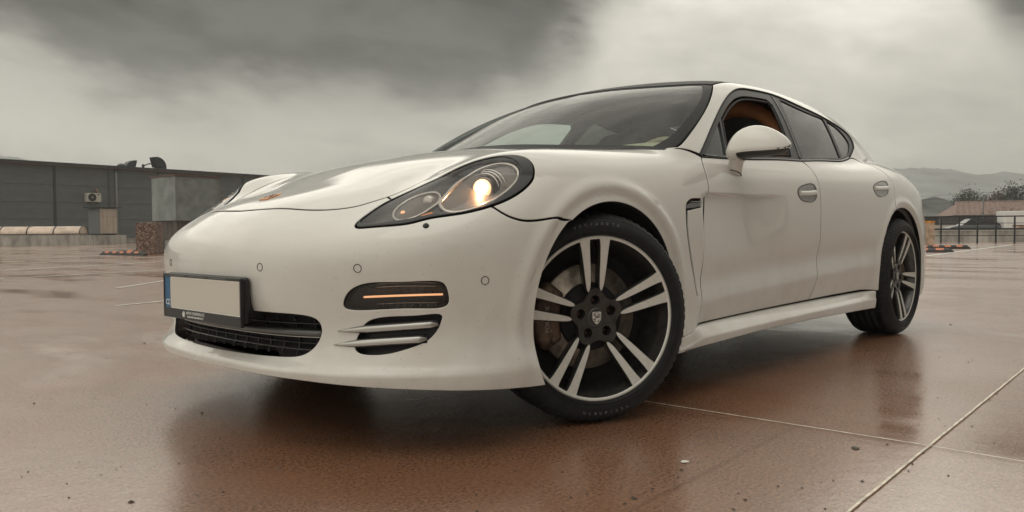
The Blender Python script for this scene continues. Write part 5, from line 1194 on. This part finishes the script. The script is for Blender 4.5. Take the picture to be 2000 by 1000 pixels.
PCONC = mat('stained_concrete', rough=.8, fn=grain(5, .4, (.38, .27, .19), .3, .01)); OTOP = mat('orange_cap_paint', rough=.6, fn=grain(12, .4, (.60, .24, .03), .2, .004))
for lab, x, y, s_, h in (('square concrete post with orange painted top beside the rear wheel', -27.6, -5.8, .42, .86), ('square brown concrete post at the right edge by the railing', -42.9, -5.75, .6, .74)):
    c = thing('concrete_post', lab, 'concrete post', (x, y, 0), math.radians(127)); bevel(MB().box((0, 0, h/2-.03), (s_, s_, h-.06)).obj('post', PCONC, c), .015); bevel(MB().box((0, 0, h-.03), (s_+.01, s_+.01, .065)).obj('painted_top', OTOP if s_ < .5 else RUSTY, c), .01)
# ------------------------------------------------------------------ railing, parapet and what lies beyond
fA, fB = Vector((-33.64, -6.91, 0)), Vector((-34.78, -4.53, 0)); fd = (fB-fA)/4; fang = math.atan2(fd.y, fd.x); sp = fd.length
BLK = mat('railing_black', (.014, .017, .02), .4)
fe = thing('railing', 'black metal railing with square posts along the deck edge', 'railing', tuple(fA), fang)
pmesh = MB().box((0, 0, .54), (.055, .055, 1.08)).mesh('post'); pmesh.materials.append(BLK)
for k in range(-9, 12): o = link('post', pmesh, None, fe); o.location = (sp*k, 0, 0)
for z, h in ((1.075, .05), (.80, .022), (.565, .075), (.30, .03)): MB().box((sp, -.0, z), (sp*21, .045, h)).obj('rail', BLK, fe)
pw = thing('parapet_wall', 'low white parapet wall behind the black railing', 'wall', (-35.6, -7.9, 0), fang)
MB().box((1, .9, .25), (19, .22, .50)).obj('wall_body', CONC, pw); MB().box((1, .88, .525), (19.1, .34, .055)).obj('coping', mat('white_coping', (.62, .60, .56), .5), pw)
# terrain past the deck
FOREST = mat('mist_tinted_forest', rough=.95, fn=grain(.02, .4, (.20, .215, .212), 0))  # pale tone carries part of the mist in its colour
def ridge(nm, pts, label, base=-1, depth=500, jag=6, seed=0):
    K = .5; pts = [tuple(CAM[i]+(p[i]-CAM[i])*K for i in range(3)) for p in pts]; depth *= K; jag *= K
    rs = np.random.RandomState(seed); P = []; n = 26
    for (x0, y0, z0), (x1, y1, z1) in zip(pts[:-1], pts[1:]):
        for t in np.linspace(0, 1, n, endpoint=False): P.append((x0+(x1-x0)*t, y0+(y1-y0)*t, z0+(z1-z0)*(3*t*t-2*t**3)+rs.normal(0, jag*.25)))
    P.append(pts[-1]); dv = Vector((-.73, -.68, 0)); rows_ = []
    for k, (dd, hh) in enumerate(((-depth*1.1, 0), (-depth*.55, .45), (-depth*.2, .82), (0, 1), (depth*.5, .8), (depth*1.2, .1))):
        rows_.append([(x+dv.x*dd, y+dv.y*dd, base+(z-base)*hh+0) for x, y, z in P])
    return struct(nm, MB().loft(rows_, 0, False, False).mesh(nm), FOREST, label=label)
ridge('hill', [(-300, -1750, 120), (-700, -1600, 110), (-1000, -1350, 118), (-1300, -1150, 132), (-1500, -800, 128), (-1570, -560, 122), (-1599, -482, 112), (-1628, -452, 113), (-1655, -422, 110), (-1682, -394, 98), (-1705, -368, 99), (-1728, -344, 104), (-1761, -309, 99), (-1850, -150, 115), (-1950, 200, 125), (-1900, 700, 130)], 'misty wooded ridge behind the tiled house', jag=4, seed=3)
ridge('hill', [(-700, -260, 12), (-690, -200, 20), (-640, -170, 24), (-720, -120, 14), (-760, -60, 18), (-760, 60, 22)], 'low nearer rise in the mist', depth=120, jag=1.5, seed=5)
ridge('hill', [(150, -1500, 132), (-100, -1460, 136), (-300, -1400, 126), (-362, -1372, 117), (-420, -1350, 96), (-700, -1300, 70)], 'misty hill top above the warehouse roof', jag=4, seed=8)
# house with tiled roof
hs = thing('tiled_house', 'low dark-walled house with a long pinkish-brown tiled roof', 'house', (-98.0, -22.4, 0), math.atan2(6.6, -4.2))
TILE = mat('roof_tile', rough=.75, fn=grain(4, .3, (.23, .155, .13), .3, .02)); WOODW = mat('dark_timber', rough=.8, fn=grain(3, .4, (.035, .028, .025), .2, .01, stretch=(4, 1, 1)))
L_ = 17
MB().box((L_/2, 3.2, .8), (L_-.8, 6.0, 2.4)).obj('wall', WOODW, hs)
for x in np.arange(1.2, L_-1, 1.9): MB().box((x, .16, 1.05), (.9, .08, .8)).obj('window', mat('dim_pane', (.06, .07, .075), .1), hs)
MB().box((L_/2, -.35, 1.93), (L_+.6, .12, .16)).obj('eaves_board', CLADD, hs)
nr = 11
for k in range(nr):
    t0, t1 = k/nr, (k+1)/nr; y0, z0 = -.4+3.9*t0, 2.02+1.55*t0; y1, z1 = -.4+3.9*t1, 2.02+1.55*t1; i0 = .1+1.5*t0
    n_t = 56; V = []; Fc = []
    for j in range(n_t+1):
        x = i0-.3+(L_+.6-2*i0+.3)*j/n_t; w_ = .03*(j % 2); V += [(x, y0, z0+.05+w_), (x, y1+.06, z1+.02+w_), (x, y0, z0-.02)]
    for j in range(n_t): Fc += [(3*j, 3*j+3, 3*j+4, 3*j+1), (3*j+2, 3*j+5, 3*j+3, 3*j)]
    MB().raw(V, Fc).obj('tile_row', TILE, hs)
MB().raw([(.1, -.4, 2.0), (L_, -.4, 2.0), (L_-1.5, 3.5, 3.53), (1.6, 3.5, 3.53), (.1, 7.2, 2.0), (L_, 7.2, 2.0)], [(0, 3, 4), (3, 2, 5, 4), (1, 5, 2)]).obj('roof', TILE, hs)
MB().tube([(1.5, 3.5, 3.62), (L_-1.5, 3.5, 3.62)], .10, 6).obj('ridge_cap', TILE, hs)
fb = thing('flat_shed', 'low dark shed with a pale roof line left of the tiled house', 'shed', (-92.5, -28.0, 0), math.atan2(6.6, -4.2))
MB().box((2.3, 1.5, .9), (6.5, 3, 1.9)).obj('wall', WOODW, fb); MB().box((2.3, 1.4, 1.92), (7.0, 3.6, .12)).obj('roof', mat('pale_sheet_roof', (.30, .30, .29), .5), fb)
for k, x in enumerate((.0, 1.9, 4.0)): MB().box((x, -.1, 1.15), (.7, .08, .4)).obj('window', mat('warm_pane', (.34, .20, .14), .4), fb)
gw = thing('garden_wall', 'long pale wall beyond the parapet with cars parked before it', 'wall', (-72.0, -20.0, 0), math.atan2(6.6, -4.2), me=MB().box((8, .4, .42), (26, .25, .84)).mesh('garden_wall'), m=mat('pale_render', (.42, .38, .33), .7))
def far_car(x, y, a, colr, label, van=False):
    t = thing('parked_car' if not van else 'parked_van', label, 'car' if not van else 'van', (x, y, 0), a, 'cars parked beyond the parapet')
    m_ = mat('far_paint_'+colr[0], colr[1], .3, coat=.5); h1, h2 = (.78, 1.36) if not van else (1.0, 1.95)
    pr = [(-2.1, .28), (-2.15, .6), (-2.0, h1), (-1.0, h1+.04), (1.4, h1+.02), (2.0, h1-.12), (2.15, .5), (2.1, .28)] if not van else [(-2.3, .3), (-2.35, 1.0), (-2.3, 1.9), (1.2, 1.95), (1.7, 1.2), (2.25, .95), (2.35, .5), (2.3, .3)]
    r_ = [[(x_, y_*(1 if z_ < h1*.9 else .96), z_) for x_, z_ in pr] for y_ in (-.86, -.80, .80, .86)]
    r_[0] = [(x_*.98, y_, z_*.99) for x_, y_, z_ in r_[0]]; r_[3] = [(x_*.98, y_, z_*.99) for x_, y_, z_ in r_[3]]
    bevel(MB().loft(r_, 0, True, True, False).obj('body', m_, t), .06)
    if not van:
        cb_ = [(-1.85, h1), (-1.2, h2-.06), (-.2, h2), (.5, h2-.05), (1.25, h1)]
        MB().loft([[(x_*(.96 if abs(y_) > .7 else 1), y_*(.80 if z_ > h1+.1 else 1), z_) for x_, z_ in cb_] for y_ in (-.78, .78)], 0, True, True, False).obj('cabin', GLOSSBLK, t)
        MB().box((-.2, 0, h2-.01), (1.3, 1.15, .05)).obj('roof', m_, t)
    else: MB().box((1.45, 0, 1.55), (.5, 1.5, .5)).obj('windscreen', GLOSSBLK, t)
    for wx in (-1.3, 1.35):
        for wy in (-.82, .82):
            q = MB().lathe([(.0001, .09), (.2, .09), (.31, .08), (.32, 0), (.31, -.08)], 16); o_ = q.obj('wheel', RUBBER, t); o_.location = (wx, wy, .32)
far_car(-69.8, -19.2, math.atan2(6.6, -4.2), ('black', (.02, .02, .022)), 'dark hatchback leftmost of the cars beyond the parapet')
far_car(-70.8, -14.2, math.atan2(6.6, -4.2)+3.14, ('grey', (.05, .055, .06)), 'dark grey car parked in the middle beyond the parapet')
far_car(-72.5, -10.5, math.atan2(6.6, -4.2), ('white', (.62, .61, .58)), 'white van parked rightmost beyond the parapet', True)
# trees
BARK = mat('bark', rough=.9, fn=grain(8, .3, (.07, .055, .045), .3, .02))
def tree(label, x, y, h, r, colr, seed, n=6000, leaf=.12, cz=.62, bare=False):
    rs = np.random.RandomState(seed); t = thing('bare_tree' if bare else 'tree', label, 'tree', (x, y, 0))
    mb = MB(); tips = []
    def br(p, d, L, w, lv):
        q = p+d*L; m_ = (p+q)/2+Vector(rs.normal(0, L*.05, 3)); mb.tube([p, m_, q], [w, w*.8, w*.6], 5 if lv < 2 else 4, cap=False); tips.append(q)
        if lv < (4 if bare else 3):
            for k in range(3 if lv < 2 else 2+(lv % 2)):
                dd = (d+Vector(rs.normal(0, .48, 3))+Vector((0, 0, .12))).normalized(); br(q-d*L*rs.uniform(0, .3), dd, L*rs.uniform(.58, .8), w*.6, lv+1)
    br(Vector((0, 0, 0)), Vector((0, 0, 1)), h*.33, .035*h*.5, 0); mb.obj('trunk', BARK, t)
    if not bare:
        V = []; Fc = []
        cl = [Vector((rs.normal(0, r*.42), rs.normal(0, r*.42), h*cz+rs.normal(0, h*.14))) for _ in range(16)]
        for i in range(n):
            c = cl[rs.randint(16)]; p = c+Vector(rs.normal(0, r*.24, 3)); 
            if p.z < h*.18: continue
            a = Vector(rs.normal(0, 1, 3)).normalized()*leaf; b_ = Vector(rs.normal(0, 1, 3)).normalized()*leaf*.7; o_ = len(V); V += [p-a, p+b_, p+a, p-b_]; Fc.append((o_, o_+1, o_+2, o_+3))
        MB().raw(V, Fc).obj('crown', colr, t, fix=False)
EVG = mat('dark_foliage', rough=.8, fn=grain(1.5, .5, (.030, .036, .028), 0)); AUT = mat('russet_foliage', rough=.8, fn=grain(1.5, .4, (.10, .05, .035), 0))
tree('broad dark tree behind the left end of the tiled roof', -119, -26.0, 5.6, 1.9, EVG, 1, n=5000)
tree('russet tree right beside the broad dark tree', -118, -22.4, 5.4, 1.4, AUT, 2, n=3500)
tree('dark tree behind the middle of the tiled roof', -117, -19.5, 5.9, 2.2, EVG, 3)
tree('dark tree behind the right part of the tiled roof', -117, -15.8, 5.5, 2.3, EVG, 4)
tree('dark tree at the right edge behind the roof', -117, -11.8, 5.8, 2.4, EVG, 6)
tree('slender leafless tree in front of the tiled roof', -83.6, -15.7, 3.0, 1, BARK, 11, bare=True)
tree('leafless bushy tree near the middle of the tiled roof', -81.6, -14.6, 2.8, 1, BARK, 14, bare=True)
tree('leafless tree with dark knotted stem at the right edge', -79.1, -13.2, 3.3, 1, BARK, 12, bare=True)
POLE = mat('pole_grey', (.10, .11, .11), .5)
thing('lamp_post', 'thin grey pole rising before the tiled roof', 'pole', (-88.8, -17.5, 0), me=MB().tube([(0, 0, 0), (0, 0, 3.9)], [.08, .05], 8).box((0, .2, 3.9), (.1, .5, .06)).mesh('lamp_post'), m=POLE)
thing('lamp_post', 'thin grey pole at the right edge of the view', 'pole', (-84.5, -12.6, 0), me=MB().tube([(0, 0, 0), (0, 0, 3.6)], [.08, .05], 8).box((0, .2, 3.6), (.1, .5, .06)).mesh('lamp_post'), m=POLE)
up_ = thing('utility_pole', 'short dark pole carrying overhead wires left of the tiled roof', 'pole', (-99.5, -29.0, 0)); MB().tube([(0, 0, 0), (0, 0, 4.6)], [.12, .09], 8).obj('shaft', BARK, up_); MB().box((0, 0, 4.3), (.1, 1.6, .1), R=Matrix.Rotation(.6, 3, 'Z')).obj('crossarm', BARK, up_)
for k, (z0, z1) in enumerate(((4.5, 5.6), (4.3, 4.9), (3.8, 4.3), (3.0, 3.1))):
    a, b = Vector((-99.5+k*.1, -36, z0)), Vector((-108, -12, z1)); pts = [a+(b-a)*t+Vector((0, 0, -.5*4*t*(1-t))) for t in np.linspace(0, 1, 14)]
    thing('overhead_wire', ('topmost', 'second', 'third', 'lowest')[k]+' thin overhead wire crossing in front of the misty hills', 'wire', tuple(a), me=MB().tube([p-a for p in pts], .018, 4).mesh('overhead_wire'), m=BLK, group='overhead wires before the hills')
# mist over the valley
hz = bpy.data.materials.new('mist'); hz.use_nodes = True; hz.node_tree.nodes.clear(); HT_ = NT(hz.node_tree)
vol = HT_.add('ShaderNodeVolumePrincipled', {'Color': (.88, .885, .86, 1), 'Density': .0011, 'Anisotropy': .2}); HT_.add('ShaderNodeOutputMaterial', {'Volume': vol.outputs[0]})
hb_ = MB().box((-560, -500, 34.3), (1300, 1300, 71.4)).mesh('haze'); hb_.materials.append(hz)
for p in bpy.data.objects['ground'].data.vertices: p.co.x = max(-1205, min(85, p.co.x)); p.co.y = max(-1145, min(145, p.co.y))
h_ = link('haze', hb_); h_['kind'] = 'stuff'; h_['label'] = 'thin mist in the air over the valley'

# unseen hall, inferred from reflections; placed close, tall and dark to shade the doors
hall = thing('unseen_hall', 'long unseen dark hall behind the camera, added to mirror in and shade the car doors', 'hall', (-4.0, 19.0, 0), math.radians(4))
MB().box((-6, 2, 3.1), (46, 4, 6.2)).obj('wall', mat('hall_wall', rough=.7, fn=grain(.8, .3, (.085, .080, .075), .1, .004)), hall)
for k in range(9): MB().box((-26+5*k, -.04, 1.9), (3.0, .12, 2.6)).obj('gate', mat('hall_gate', (.34, .33, .31), .5), hall)
MB().box((-6, 1.9, 6.28), (46.5, 4.6, .16)).obj('roof_edge', CLADD, hall)
